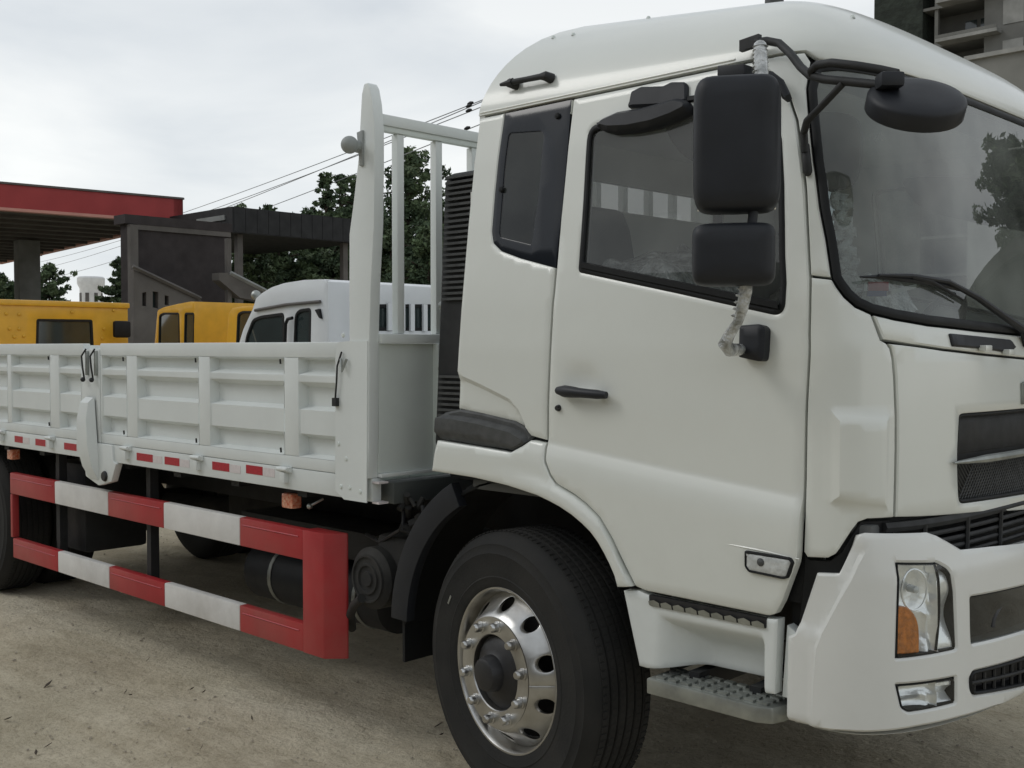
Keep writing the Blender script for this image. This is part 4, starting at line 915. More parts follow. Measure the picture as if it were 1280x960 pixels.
# bed frame rail below the gates, deck, tail gate
for y in (YB, W + .03):
    s = 1 if y < 1 else -1; mb = MB(); mb.box(-6.72, -.745, min(y, y + s * .05), max(y, y + s * .05), 1.068, 1.166); mb.build('bed_rail', bp, truck, bevel=.005)
for k in range(12):
    y0 = .03 + k * .195; mb = MB(); mb.box(-6.70, -.80, y0, y0 + .19, 1.125, 1.165); mb.build('deck_plank', M['headboard'], truck)
mb = MB(); mb.box(-6.76, -6.71, 0, W, 1.17, 1.73); mb.build('tail_gate', bp, truck, bevel=.005)
for x in np.arange(-6.4, -.9, .56):
    mb = MB(); mb.box(x, x + .07, .03, W - .03, 1.03, 1.12); mb.build('cross_member', M['chassis'], truck)
# hinges and latches
for x in (-4.585, -3.835, -2.866, -2.118, -1.36):
    mb = MB(); mb.box(x - .045, x + .045, YB - .018, YB, 1.146, 1.170); mb.box(x - .018, x + .018, YB - .026, YB, 1.098, 1.146); mb.tube([(x - .04, YB - .022, 1.160), (x + .04, YB - .022, 1.160)], .011, 8); hg = mb.build('hinge', bp, truck, bevel=.003)
    for dz in (.0, .34):
        pass
for x in (-2.90, -2.135, -1.395, -3.86):
    for z in (1.243, 1.645):
        mb = MB(); mb.tube([(x, YB - .004, z - .011), (x, YB - .006, z + .011)], .005, 6); mb.build('drain_slot', M['hub'], gf if x > -3.2 else gr_)
# reflective tape on the rail
for x0, x1, zt in ((-4.395, -4.27, 1.136), (-4.075, -3.93, 1.135), (-3.665, -3.50, 1.135), (-2.765, -2.590, 1.134), (-2.462, -2.312, 1.134), (-1.992, -1.838, 1.142), (-1.690, -1.552, 1.148)) :
    x0 += 0; mb = MB(); mb.box(x0, x1, YB - .002, YB + .003, zt - .034, zt + .006); mb.build('red_tape', M['tape'], truck)
    mb = MB(); mb.box(x1 + .003, x1 + .10, YB - .0017, YB + .003, zt - .035, zt + .004); mb.build('white_tape', M['tapew'], truck)
# middle post with drop bracket
mp_ = MB(); mp_.box(-3.398, -3.187, YB - .004, YB + .05, 1.168, 1.70); mid = mp_.build('bed_post', bp, truck, bevel=.005)
mp_ = MB(); pts = [(-3.40, 1.166), (-3.03, 1.166), (-3.02, 1.075), (-2.985, 1.063), (-3.045, .958), (-3.20, .925), (-3.36, .965), (-3.37, 1.00), (-3.395, 1.075)]
mp_.prism(pts, YB - .012, YB + .03); pb = mp_.build('post_bracket', bp, mid, bevel=.006)
mp_ = MB(); rows_ = [(1.425, -3.335, -3.245, .004), (1.395, -3.345, -3.245, .035), (1.30, -3.352, -3.235, .052), (1.15, -3.350, -3.215, .055), (1.03, -3.325, -3.205, .035), (.96, -3.30, -3.20, .004)]
vs = []; f_ = []
for z_, xa_, xb_, d_ in rows_: vs += [(xa_ - .012, YB - .0125, z_), (xa_, YB - .0125 - d_, z_), (xb_, YB - .0125 - d_, z_), (xb_ + .012, YB - .0125, z_)]
for i_ in range(5):
    for k_ in range(3): f_.append((i_ * 4 + k_, i_ * 4 + k_ + 1, i_ * 4 + k_ + 5, i_ * 4 + k_ + 4))
mp_.add(vs, f_); mp_.build('hook_plate', bp, pb, smooth=30)
for x, z, r in ((-3.305, 1.085, .018), (-3.30, 1.01, .018), (-3.115, .985, .030)):
    mb = MB(); mb.lathe([(.0001, -.014), (r * .8, -.014), (r, -.006), (r, .004)], 16, 'y', (x, YB - .012, z)); mb.build('post_bolt', M['hub'], pb)
for x in (-3.345, -3.235):
    mb = MB(); mb.tube([(x + .025, YB - .02, 1.70), (x - .01, YB - .03, 1.66), (x, YB - .03, 1.60), (x, YB - .02, 1.53)], .005, 8); mb.sphere((x, YB - .028, 1.525), .014, 12, 8); mb.build('latch_lever', M['blackmatt'], mid)
    mb = MB(); mb.box(x + .012, x + .03, YB - .02, YB - .004, 1.55, 1.69); mb.build('latch_plate', M['steel'], mid, bevel=.003)
# front corner post and plate
cp_ = MB(); pts = [(-.745, 1.068), (-.745, 1.20), (-.757, 1.60), (-.757, 1.76), (-.748, 1.95), (-.742, 2.16), (-.735, 2.40), (-.722, 2.60), (-.705, 2.70)]
front_e = [(-.745, 1.166), (-.738, 1.30), (-.732, 1.74), (-.722, 1.95), (-.700, 2.20), (-.693, 2.45), (-.693, 2.60), (-.705, 2.70), (-.722, 2.765), (-.738, 2.787)]
back_e = [(-.760, 2.785), (-.775, 2.745), (-.785, 2.64), (-.800, 2.48), (-.835, 2.30), (-.862, 2.18), (-.865, 1.95), (-.865, 1.735), (-.865, 1.166)]
def post(y0, y1, nm='headboard_post'):
    mb = MB(); mb.prism(front_e + back_e, y0, y1); return mb.build(nm, bp, truck, bevel=.006)
po = post(-.052, .0); post(W - .03, W + .052)
mb = MB(); mb.box(-.880, -.868, -.035, .03, 1.17, 1.72); mb.build('post_strip', bp, po)
mb = MB(); mb.prism([(-.955, 1.665), (-.94, 1.73), (-.87, 1.735), (-.74, 1.735), (-.748, 1.067), (-.90, 1.067), (-.96, 1.10)], -.0565, -.052); cpl = mb.build('corner_plate', bp, po)
for x, z in ((-.935, 1.30), (-.885, 1.24), (-.92, 1.12), (-.86, 1.12), (-.79, 1.11), (-.90, 1.76)):
    mb = MB(); mb.lathe([(.0001, -.005), (.008, -.004), (.011, .001)], 10, 'y', (x, -.0565, z)); mb.build('rivet', M['headboard'], cpl)
mb = MB(); mb.tube([(-.900, -.065, 1.69), (-.925, -.07, 1.63), (-.93, -.07, 1.56), (-.945, -.066, 1.49)], .004, 8); mb.box(-.957, -.930, -.075, -.057, 1.460, 1.495); mb.build('corner_latch', M['blackmatt'], po)
mb = MB(); mb.tube([(-.905, -.066, 1.66), (-.885, -.075, 1.61), (-.865, -.066, 1.66)], .006, 8); mb.build('latch_hook', M['steel'], po)
# knob on the post
kb = onY(453, 183, -.055); mb = MB(); mb.prism([(kb[0] - .03, kb[2] + .06), (kb[0] + .008, kb[2] + .065), (kb[0] + .008, kb[2] - .08), (kb[0] - .012, kb[2] - .08)], -.062, -.050); kp = mb.build('knob_plate', M['knob'], po, bevel=.003)
k2 = onY(437, 181, -.12); mb = MB(); mb.tube([kb + np.array([-.02, -.005, 0]), k2], [.026, .018], 12); mb.sphere(k2, .036, 20, 12); mb.build('knob', M['knob'], po)
# headboard
hbm = M['headboard']; XH = -.75
mb = MB(); mb.box(XH - .012, XH + .012, .0005, W - .0005, 1.185, 1.725); hb = mb.build('headboard', hbm, truck)
mb = MB(); mb.box(XH - .05, XH + .035, .001, W - .001, 1.726, 1.765); mb.build('headboard_ledge', bp, hb, bevel=.005)
mb = MB(); mb.box(XH - .02, XH + .03, .001, W - .001, 1.168, 1.184); mb.build('headboard_foot', bp, hb, bevel=.003)
mb = MB(); mb.box(XH - .02, XH + .035, .001, W - .001, 2.622, 2.668); mb.build('top_rail', bp, hb, bevel=.007)
mb = MB(); mb.box(XH - .008, XH + .026, .001, W - .001, 2.600, 2.6215); mb.build('top_rail_lip', hbm, hb, bevel=.002)
for k in range(11):
    y = .118 + k * .2165
    if y < W - .05: mb = MB(); mb.box(XH - .018, XH + .020, y - .019, y + .019, 1.766, 2.5995); mb.build('headboard_bar', bp, hb, bevel=.005)
y = onX(541, 500, XH)[1]; mb = MB(); mb.box(XH + .0125, XH + .05, y - .012, y + .012, 1.1845, 1.725); mb.build('headboard_stiffener', hbm, hb, bevel=.003)
for y in np.arange(y + .6, W - .1, .6): mb = MB(); mb.box(XH + .0125, XH + .05, y - .012, y + .012, 1.1845, 1.725); mb.build('headboard_stiffener', hbm, hb, bevel=.003)
mb = MB(); mb.box(-.86, -.70, .05, W - .05, 1.055, 1.145); mb.build('front_cross_member', M['crossmember'], truck, bevel=.004)
for z in (1.066, 1.150): mb = MB(); mb.box(-.744, -.70, -.03, .02, z - .004, z + .004); mb.build('rail_tab', M['tapew'], truck)
# side guard
def guard(y, s):
    ya, yb = (y, y + .05) if s > 0 else (y - .05, y)
    yo = ya if s > 0 else yb
    root = MB(); root.prism([(-1.300, yo), (-1.150, yo), (-1.138, yo + .004 * s), (-1.070, yo + .072 * s), (-1.068, yo + .082 * s), (-1.085, yo + .088 * s), (-1.300, yo + .088 * s)], .325, .885, 'z'); go = root.build('side_guard', M['red'], truck, bevel=.007)
    bx = [-4.60, -3.915, -3.205, -2.567, -1.824, -1.301]; bl_ = [-4.565, -3.88, -3.20, -2.565, -1.83, -1.301]
    for z0, z1, bb_ in ((.745, .885, bx), (.325, .455, bl_)):
        for i in range(5):
            r_ = i % 2 == 0; mb = MB(); mb.box(bb_[i] + .001, bb_[i + 1] - .001, ya + .002, yb - .002, z0, z1); seg_ = mb.build('guard_rail', M['red'] if r_ else M['guardwhite'], go, bevel=.009)
            if r_: mb = MB(); mb.tube([(bb_[i] + .03, ya + (.0005 if s > 0 else .0495), z1 - .035), (bb_[i + 1] - .03, ya + (.0005 if s > 0 else .0495), z1 - .035)], .003, 5); mb.build('pressed_line', M['tape'], seg_)
    mb = MB(); mb.box(-4.60, -4.566, ya + .003, yb - .003, .457, .743); mb.build('guard_post', M['red'], go, bevel=.006)
    for x in (-4.02, -2.86): mb = MB(); mb.box(x, x + .045, ya + .06 * s if s > 0 else yb - .11, ya + .11 if s > 0 else yb - .06, .33, 1.05); mb.build('guard_hanger', M['chassis'], go)
guard(.012, 1); guard(W - .012, -1)
# amber side markers
for x, z in ((-1.47, .994), (-4.68, .996)):
    mb = MB(); mb.box(x - .044, x + .044, .045, .10, z - .034, z + .036); mk = mb.build('marker_light', M['amber2'], truck, bevel=.010)
    mb = MB(); mb.box(x - .05, x + .05, .075, .12, z + .037, z + .08); mb.build('marker_bracket', M['chassis'], mk)
mb = MB(); mb.sphere((-1.31, .06, .985), .014, 10, 8); mb.tube([(-1.31, .06, .985), (-1.26, .10, 1.02)], .006, 6); mb.build('cable_clip', M['steel'], truck)

# ---------------------------------------------------------------- chassis and what hangs under it
ch = M['chassis']
for y in (.76, 1.56):
    mb = MB(); mb.prism([(-6.9, .80), (.9, .80), (1.2, .78), (1.2, 1.0), (-.2, 1.0), (-.3, 1.045), (-6.9, 1.045)], y, y + .08); mb.build('chassis_rail', ch, truck, bevel=.006)
mb = MB(); mb.tube([(-5.20, .5, WZ), (-5.20, W - .5, WZ)], .085, 12); mb.sphere((-5.20, 1.2, WZ), .24, 20, 12); mb.build('rear_axle', M['dusty'], truck)
mb = MB(); mb.tube([(0, .32, WZ - .02), (0, .5, WZ - .08), (0, W - .5, WZ - .08), (0, W - .32, WZ - .02)], .055, 10); mb.build('front_axle', M['dusty'], truck)
mb = MB(); mb.tube([(-4.7, 1.2, .58), (-2.6, 1.2, .70), (-.6, 1.2, .78)], .05, 12); mb.build('prop_shaft', M['dusty'], truck)
mb = MB(); mb.prism([(-.5, .62), (.75, .50), (.9, .70), (.9, 1.15), (-.45, 1.12)], .84, 1.56); mb.build('engine', M['dusty'], truck, bevel=.04)
for y in (.62, 1.65):
    mb = MB()
    for k in range(4): mb.tube([(-5.97 + .1 * k, y, .86 - .02 * k), (-5.20, y, .64 + .0 - .014 * k), (-4.32 - .1 * k, y, .84 - .02 * k)], .014, 6)
    mb.build('leaf_spring', M['dusty'], truck)
    mb = MB(); mb.tube([(-.75, y, .82), (0, y, .62), (.75, y, .80)], .03, 6); mb.build('leaf_spring', M['dusty'], truck)
# air tank behind the guard
mb = MB(); mb.tube([(-2.52, .62, .46), (-2.49, .62, .46), (-1.32, .62, .46), (-1.29, .62, .46)], [.12, .165, .165, .12], 28); tk = mb.build('air_tank', M['black'], truck)
for x in (-1.5, -2.24): mb = MB(); mb.lathe([(.167, -.014), (.171, -.012), (.171, .012), (.167, .014)], 28, 'x', (x, .62, .46)); mb.build('tank_strap', M['steel'], tk)
mb = MB(); mb.box(-2.5, -1.3, .45, .78, .66, .80); mb.build('tank_carrier', ch, truck)
mb = MB(); mb.box(-4.30, -3.86, .18, .60, .42, .98); mb.build('battery_box', ch, truck, bevel=.03)
mb = MB(); a_ = onY(262, 680, 1.75)[0]; mb.box(a_, a_ + 2.6, W - .62, W - .15, .30, 1.0); mb.build('fuel_tank', M['dusty'], truck, bevel=.08)
mb = MB(); mb.prism([(-3.3, .62), (-3.0, .46), (-2.85, .46), (-2.55, .62), (-2.55, .80), (-3.3, .80)], .85, 1.5); mb.build('gearbox', M['dusty'], truck, bevel=.03)
# silencer drum with ringed end behind the front wheel
q_ = onY(458, 724, .06); mb = MB(); cc = (q_[0], .09, q_[2])
mb.lathe([(.0001, -.03), (.03, -.03), (.034, -.022), (.055, -.022), (.058, -.030), (.066, -.030), (.069, -.022), (.092, -.022), (.095, -.030), (.103, -.030), (.106, -.020), (.118, -.015), (.135, .0), (.135, .50)], 40, 'y', cc); sil = mb.build('silencer', M['dusty'], truck)
mb = MB(); mb.box(cc[0] - .02, -.66, .13, .60, .60, .90); mb.build('silencer_box', M['dusty'], sil, bevel=.03)
mb = MB(); mb.tube([onY(452, 748, .05), onY(443, 756, .07), onY(438, 768, .10), onY(440, 785, .2)], .020, 10); mb.build('exhaust_pipe', M['dusty'], truck)
# valve cluster
mb = MB()
rng = random.Random(5)
for k in range(16):
    c_ = np.array([-.66 + rng.uniform(-.07, .07), .16 + rng.uniform(-.06, .06), .99 + rng.uniform(-.08, .06)]); mb.tube([c_, c_ + np.array([rng.uniform(-.04, .04), rng.uniform(-.05, .02), rng.uniform(-.04, .05)])], rng.uniform(.008, .02), 8)
mb.build('valve_cluster', M['dusty'], truck)
mb = MB(); mb.tube([(-.60, .12, 1.05), (-.55, .10, .98), (-.62, .14, .86), (-.75, .2, .80)], .01, 8); mb.tube([(-.72, .12, 1.04), (-.70, .10, .95), (-.9, .14, .86), (-1.2, .3, .84)], .009, 8); mb.build('air_hose', M['hub'], truck)
# rear half of the front mudguard: two curved strips
def arcstrip(r0, r1, a0, a1, y0, y1, nm, mtl, cx_=.0, cz=.56):
    mb = MB(); A = np.linspace(a0, a1, 14); vs = []
    for a in A:
        for r in (r0, r1):
            for y in (y0, y1): vs.append((cx_ + r * math.cos(a), y, cz + r * math.sin(a)))
    f = []
    for i in range(13):
        b = i * 4; c = b + 4; f += [(b, b + 1, c + 1, c), (b + 2, c + 2, c + 3, b + 3), (b, c, c + 2, b + 2), (b + 1, b + 3, c + 3, c + 1)]
    f += [(0, 2, 3, 1), (52, 53, 55, 54)]; mb.add(vs, f); return mb.build(nm, mtl, truck, bevel=.004)
for y, s in ((.0, 1), (W, -1)):
    ya, yb = (y + .06 * s, y + .40 * s); ya, yb = min(ya, yb), max(ya, yb)
    arcstrip(.64, .655, math.radians(95), math.radians(180), ya, yb, 'mudguard', M['rubber'])
    ya, yb = (y + .03 * s, y + .075 * s); ya, yb = min(ya, yb), max(ya, yb)
    arcstrip(.60, .700, math.radians(118), math.radians(178), ya, yb, 'mudguard_edge', M['black'])
    mb = MB(); mb.box(-.66, -.645, min(y + .06 * s, y + .24 * s), max(y + .06 * s, y + .24 * s), .40, .57); mb.build('mud_flap', M['rubber'], truck)
    mb = MB(); ya, yb = sorted((y + .10 * s, y + .13 * s)); mb.prism([(-.66, .60), (-.60, .85), (-.46, 1.04), (-.28, 1.135), (-.28, 1.16), (-.52, 1.08), (-.69, .88), (-.74, .60)], ya, yb); mb.build('mudguard_bracket', M['blackmatt'], truck, bevel=.004)
    # inner arch liner under the cab
    ya, yb = sorted((y + .12 * s, y + .60 * s)); arcstrip(.66, .68, math.radians(5), math.radians(120), ya, yb, 'wheel_arch_liner', M['rubber'])
# cab underside
mb = MB(); mb.box(-.24, 1.2, .10, .74, 1.16, 1.19) ; mb.build('cab_underside', M['rubber'], truck)
# air intake behind the cab
xi = -.50; y0_, y1_ = .13, .44
mb = MB(); mb.prism([(y0_, 1.30), (y1_ - .02, 1.30), (y1_, 2.40), (y1_ - .03, 2.44), (y0_ + .10, 2.43), (y0_ + .06, 2.39)], xi - .04, -.30, 'x'); ai = mb.build('air_intake', M['blackmatt'], truck, bevel=.02)
for k in range(47):
    z = 1.36 + k * .0225
    if 1.60 < z < 1.90: continue
    yy = y0_ + .055 * (z - 1.30) / 1.1; mb = MB(); mb.box(xi - .012, -.345, yy - .014, yy + .03, z, z + .010); mb.build('intake_slat', M['greytrim'], ai)
mb = MB(); mb.box(-.60, -.34, .26, .9, 1.15, 1.90); mb.build('air_filter_box', M['blackmatt'], truck, bevel=.03)
for z in (1.88, 1.62): mb = MB(); mb.sphere((-.56, .20, z), .022, 12, 8); mb.build('clamp_bolt', M['steel'], ai)
# step board
z1_ = .640; x0_, x1_ = .684, 1.150; y0_ = -.045
mb = MB(); st_ = [(x0_, y0_), (x1_ - .06, y0_), (x1_ - .015, y0_ + .02), (x1_, y0_ + .07), (x1_, y0_ + .165), (x0_, y0_ + .165)]
mb.prism(st_, z1_ - .055, z1_ - .004, 'z'); sb = mb.build('step_board', M['steel'], truck, bevel=.006)
for r_ in range(4):
    yy = y0_ + .030 + r_ * .036
    for k in range(9):
        xx = x0_ + .04 + k * (x1_ - x0_ - .09) / 8.0; mb = MB(); mb.box(xx - .016, xx + .016, yy - .010, yy + .010, z1_ - .0035, z1_ + .003); mb.build('step_cleat', M['steel'], sb)
mb = MB(); mb.box(x0_ + .1, x0_ + .14, .05, .6, .60, .66); mb.box(x1_ - .14, x1_ - .1, .05, .6, .60, .66); mb.box(x0_ + .1, x0_ + .13, .15, .2, .6, .95); mb.build('step_bracket', ch, truck)
# splash panel right of the step housing
sp_ = MB(); sp_.prism([(1.14, .66), (1.175, .66), (1.19, .86), (1.155, .88)], .022, .30); sp_.build('splash_panel', M['bedpaint'], truck, bevel=.003)
# ================================================================ GROUND
gmat = bpy.data.materials.new('packed_dirt'); gmat.use_nodes = True; t = gmat.node_tree; b = t.nodes['Principled BSDF']; b.inputs['Roughness'].default_value = .95; b.inputs['Specular IOR Level'].default_value = .2
geo = t.nodes.new('ShaderNodeNewGeometry')
def noise(sc, det=6, rough=.55, dist=0, vec=None):
    n = t.nodes.new('ShaderNodeTexNoise'); n.inputs['Scale'].default_value = sc; n.inputs['Detail'].default_value = det; n.inputs['Roughness'].default_value = rough; n.inputs['Distortion'].default_value = dist; t.links.new(vec or geo.outputs['Position'], n.inputs['Vector']); return n.outputs['Fac']
def ramp(src, stops):
    r = t.nodes.new('ShaderNodeValToRGB'); r.color_ramp.elements[0].position = stops[0][0]; r.color_ramp.elements[0].color = (*stops[0][1], 1); r.color_ramp.elements[1].position = stops[-1][0]; r.color_ramp.elements[1].color = (*stops[-1][1], 1)
    for p, c in stops[1:-1]: e = r.color_ramp.elements.new(p); e.color = (*c, 1)
    t.links.new(src, r.inputs[0]); return r.outputs[0]
def mixc(a, b_, fac, mode='MIX'):
    m = t.nodes.new('ShaderNodeMix'); m.data_type = 'RGBA'; m.blend_type = mode
    if isinstance(fac, float): m.inputs[0].default_value = fac
    else: t.links.new(fac, m.inputs[0])
    t.links.new(a, m.inputs[6]); t.links.new(b_, m.inputs[7]); return m.outputs[2]
c1 = ramp(noise(.55, 8, .6, .6), [(.34, (.50, .445, .33)), (.5, (.64, .575, .44)), (.66, (.72, .655, .52))])
c2 = ramp(noise(7, 8, .7), [(.35, (.74, .72, .69)), (.65, (1, 1, 1))])
c3 = ramp(noise(42, 5, .7), [(.34, (.58, .56, .53)), (.5, (.95, .95, .95)), (.72, (1, 1, 1))])
cc_ = mixc(c1, c2, .6, 'MULTIPLY'); cc_ = mixc(cc_, c3, .55, 'MULTIPLY')
mp2 = t.nodes.new('ShaderNodeMapping'); mp2.inputs['Rotation'].default_value = (0, 0, math.radians(4)); mp2.inputs['Scale'].default_value = (.35, 2.6, 1); t.links.new(geo.outputs['Position'], mp2.inputs[0])
c4 = ramp(noise(1.6, 7, .65, .4, mp2.outputs[0]), [(.40, (.80, .77, .73)), (.55, (1, 1, 1))]); cc_ = mixc(cc_, c4, .6, 'MULTIPLY')
t.links.new(cc_, b.inputs['Base Color'])
hsum = t.nodes.new('ShaderNodeMath'); hsum.operation = 'MULTIPLY_ADD'; hsum.inputs[1].default_value = .35; t.links.new(noise(55, 5, .7), hsum.inputs[0]); t.links.new(noise(9, 6, .6), hsum.inputs[2])
bmpn = t.nodes.new('ShaderNodeBump'); bmpn.inputs['Strength'].default_value = .85; bmpn.inputs['Distance'].default_value = .035; t.links.new(hsum.outputs[0], bmpn.inputs['Height']); t.links.new(bmpn.outputs[0], b.inputs['Normal'])
def hgt(x, y):
    s = 0
    for k, (fx, fy, p, a) in enumerate(((1.3, .7, .3, .008), (2.9, 3.3, 1.1, .006), (5.1, -4.2, 2.2, .004), (.6, 9.5, .7, .005), (11, 7, 1.9, .0025), (-9, 13, .4, .0025), (23, 17, 1.4, .0012), (-19, 29, 2.9, .0012))): s += a * math.sin(fx * x + fy * y + p + 1.3 * math.sin(.9 * x - 1.7 * y + k))
    return s
mb = MB(); xs = np.concatenate([np.linspace(-60, -9, 24)[:-1], np.linspace(-9, 5, 190), np.linspace(5, 60, 24)[1:]]); ys = np.concatenate([np.linspace(-60, -4, 20)[:-1], np.linspace(-4, 8, 170), np.linspace(8, 60, 24)[1:]])
nx, ny = len(xs), len(ys); mb.v = [(x, y, hgt(x, y) - .006) for y in ys for x in xs]; mb.f = [(j * nx + i, j * nx + i + 1, (j + 1) * nx + i + 1, (j + 1) * nx + i) for j in range(ny - 1) for i in range(nx - 1)]; mb.mi = [0] * len(mb.f)
g1 = mb.build('ground', gmat, None, recalc=False, smooth=180); tag(g1, kind='structure', label='packed beige dirt yard')
mb = MB(); n = 48; R1, R2 = 55, 1500; mb.v = [(R1 * math.cos(a) if 0 else R1 * math.cos(a), R1 * math.sin(a), -.12) for a in np.linspace(0, 2 * math.pi, n, endpoint=False)] + [(R2 * math.cos(a), R2 * math.sin(a), -.12) for a in np.linspace(0, 2 * math.pi, n, endpoint=False)]
mb.f = [(k, (k + 1) % n, n + (k + 1) % n, n + k) for k in range(n)]; mb.mi = [0] * n
g2 = mb.build('terrain', gmat, None, smooth=0); tag(g2, kind='structure', label='flat land reaching to the horizon')
# pebbles, clods and scraps
peb = MB(); rng = random.Random(11)
def clod(c, s):
    ph = [rng.uniform(.7, 1.25) for _ in range(6)]; v = [(c[0] + s * ph[0], c[1], c[2]), (c[0], c[1] + s * ph[1], c[2]), (c[0] - s * ph[2], c[1], c[2]), (c[0], c[1] - s * ph[3], c[2]), (c[0] + s * .2, c[1] - s * .1, c[2] + s * .62 * ph[4]), (c[0], c[1], c[2] - s * .4)]
    peb.add(v, [(0, 1, 4), (1, 2, 4), (2, 3, 4), (3, 0, 4), (1, 0, 5), (2, 1, 5), (3, 2, 5), (0, 3, 5)])
for _ in range(9000):
    x, y = rng.uniform(-9, 3.0), rng.uniform(-2.4, 3.5) if rng.random() < .75 else rng.uniform(-2.6, 7); s = .0025 + .010 * rng.random() ** 9; clod((x, y, hgt(x, y)), s)
for _ in range(150):
    cx_, cy_ = rng.uniform(-5, 2), rng.uniform(-2.0, 1)
    for _ in range(rng.randint(3, 12)):
        x, y = rng.gauss(cx_, .05), rng.gauss(cy_, .04); clod((x, y, hgt(x, y)), rng.uniform(.002, .008))
po_ = peb.build('gravel', mat('pebble', (.46, .41, .33), .9, var=.4, vscale=25), None, recalc=False, smooth=0); tag(po_, 'small pebbles and clods scattered over the dirt yard', 'gravel', kind='stuff')
lf = MB()
for (px_, py_, s) in ((163, 870, .03), (157, 864, .02), (185, 826, .02), (60, 858, .05), (548, 905, .035), (552, 915, .02), (10, 902, .035), (45, 940, .03), (60, 930, .025), (240, 862, .02), (255, 866, .015), (150, 795, .015), (252, 935, .012), (315, 900, .016)):
    c_ = onZ(px_, py_, 0); c_[2] = hgt(c_[0], c_[1]); s *= .62; a = rng.uniform(0, 3.1); d1 = np.array([math.cos(a), math.sin(a), rng.uniform(0, .4)]); d2 = np.array([-math.sin(a), math.cos(a), .15]); q = [c_ - d1 * s, c_ - d2 * s * .35 + np.array([0, 0, .008]), c_ + d1 * s + np.array([0, 0, .012]), c_ + d2 * s * .35 + np.array([0, 0, .002])]
    lf.add([p + np.array([0, 0, .004]) for p in q] + [p + np.array([0, 0, .001]) for p in q], [(0, 1, 2, 3), (7, 6, 5, 4), (0, 4, 5, 1), (1, 5, 6, 2), (2, 6, 7, 3), (3, 7, 4, 0)])
lo = lf.build('leaf_litter', mat('dead_leaf', (.05, .035, .022), .8, var=.4), None, smooth=0); tag(lo, 'dark dead leaves and scraps lying on the dirt', 'leaves', kind='stuff')
# ================================================================ BACKGROUND THINGS
class Flat:
    """flat sheet: u along udir, z up, outward normal = udir x z"""
    def __init__(s, o, udir): s.o = np.array(o, float); s.ud = np.array(udir, float) / np.linalg.norm(udir); s.nn = np.cross(s.ud, [0, 0, 1.0])
    def off(s, u, z, d):
        u, z, d = np.broadcast_arrays(np.asarray(u, float), np.asarray(z, float), np.asarray(d, float)); return s.o + s.ud * u[..., None] + np.array([0, 0, 1.0]) * z[..., None] + s.nn * d[..., None]
M['yellow'] = mat('yellow_truck_paint', (.74, .42, .03), .4, var=.14, vscale=6, coat=.25, bump=.05, bscale=20)
M['white2'] = mat('bluish_white_truck_paint', (.70, .725, .74), .35, var=.05, vscale=4, coat=.3)
M['glass2'] = mat('dark_cab_glass', (.035, .05, .05), .06, var=.4, vscale=3, coat=.6)
M['concrete'] = mat('concrete', (.24, .25, .245), .85, var=.25, vscale=3, bump=.3, bscale=12)
M['clad'] = mat('dark_brown_cladding', (.024, .018, .019), .7, var=.3, vscale=4)
M['fascia_red'] = mat('dark_red_fascia', (.33, .026, .026), .5, var=.15, vscale=2)
M['stripe'] = mat('salmon_stripe', (.55, .26, .21), .5, var=.1)
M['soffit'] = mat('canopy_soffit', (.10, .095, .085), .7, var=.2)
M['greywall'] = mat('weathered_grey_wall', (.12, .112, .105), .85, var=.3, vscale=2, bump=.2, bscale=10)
M['darkroof'] = mat('dark_roof_sheet', (.010, .011, .013), .7, var=.3, vscale=4)

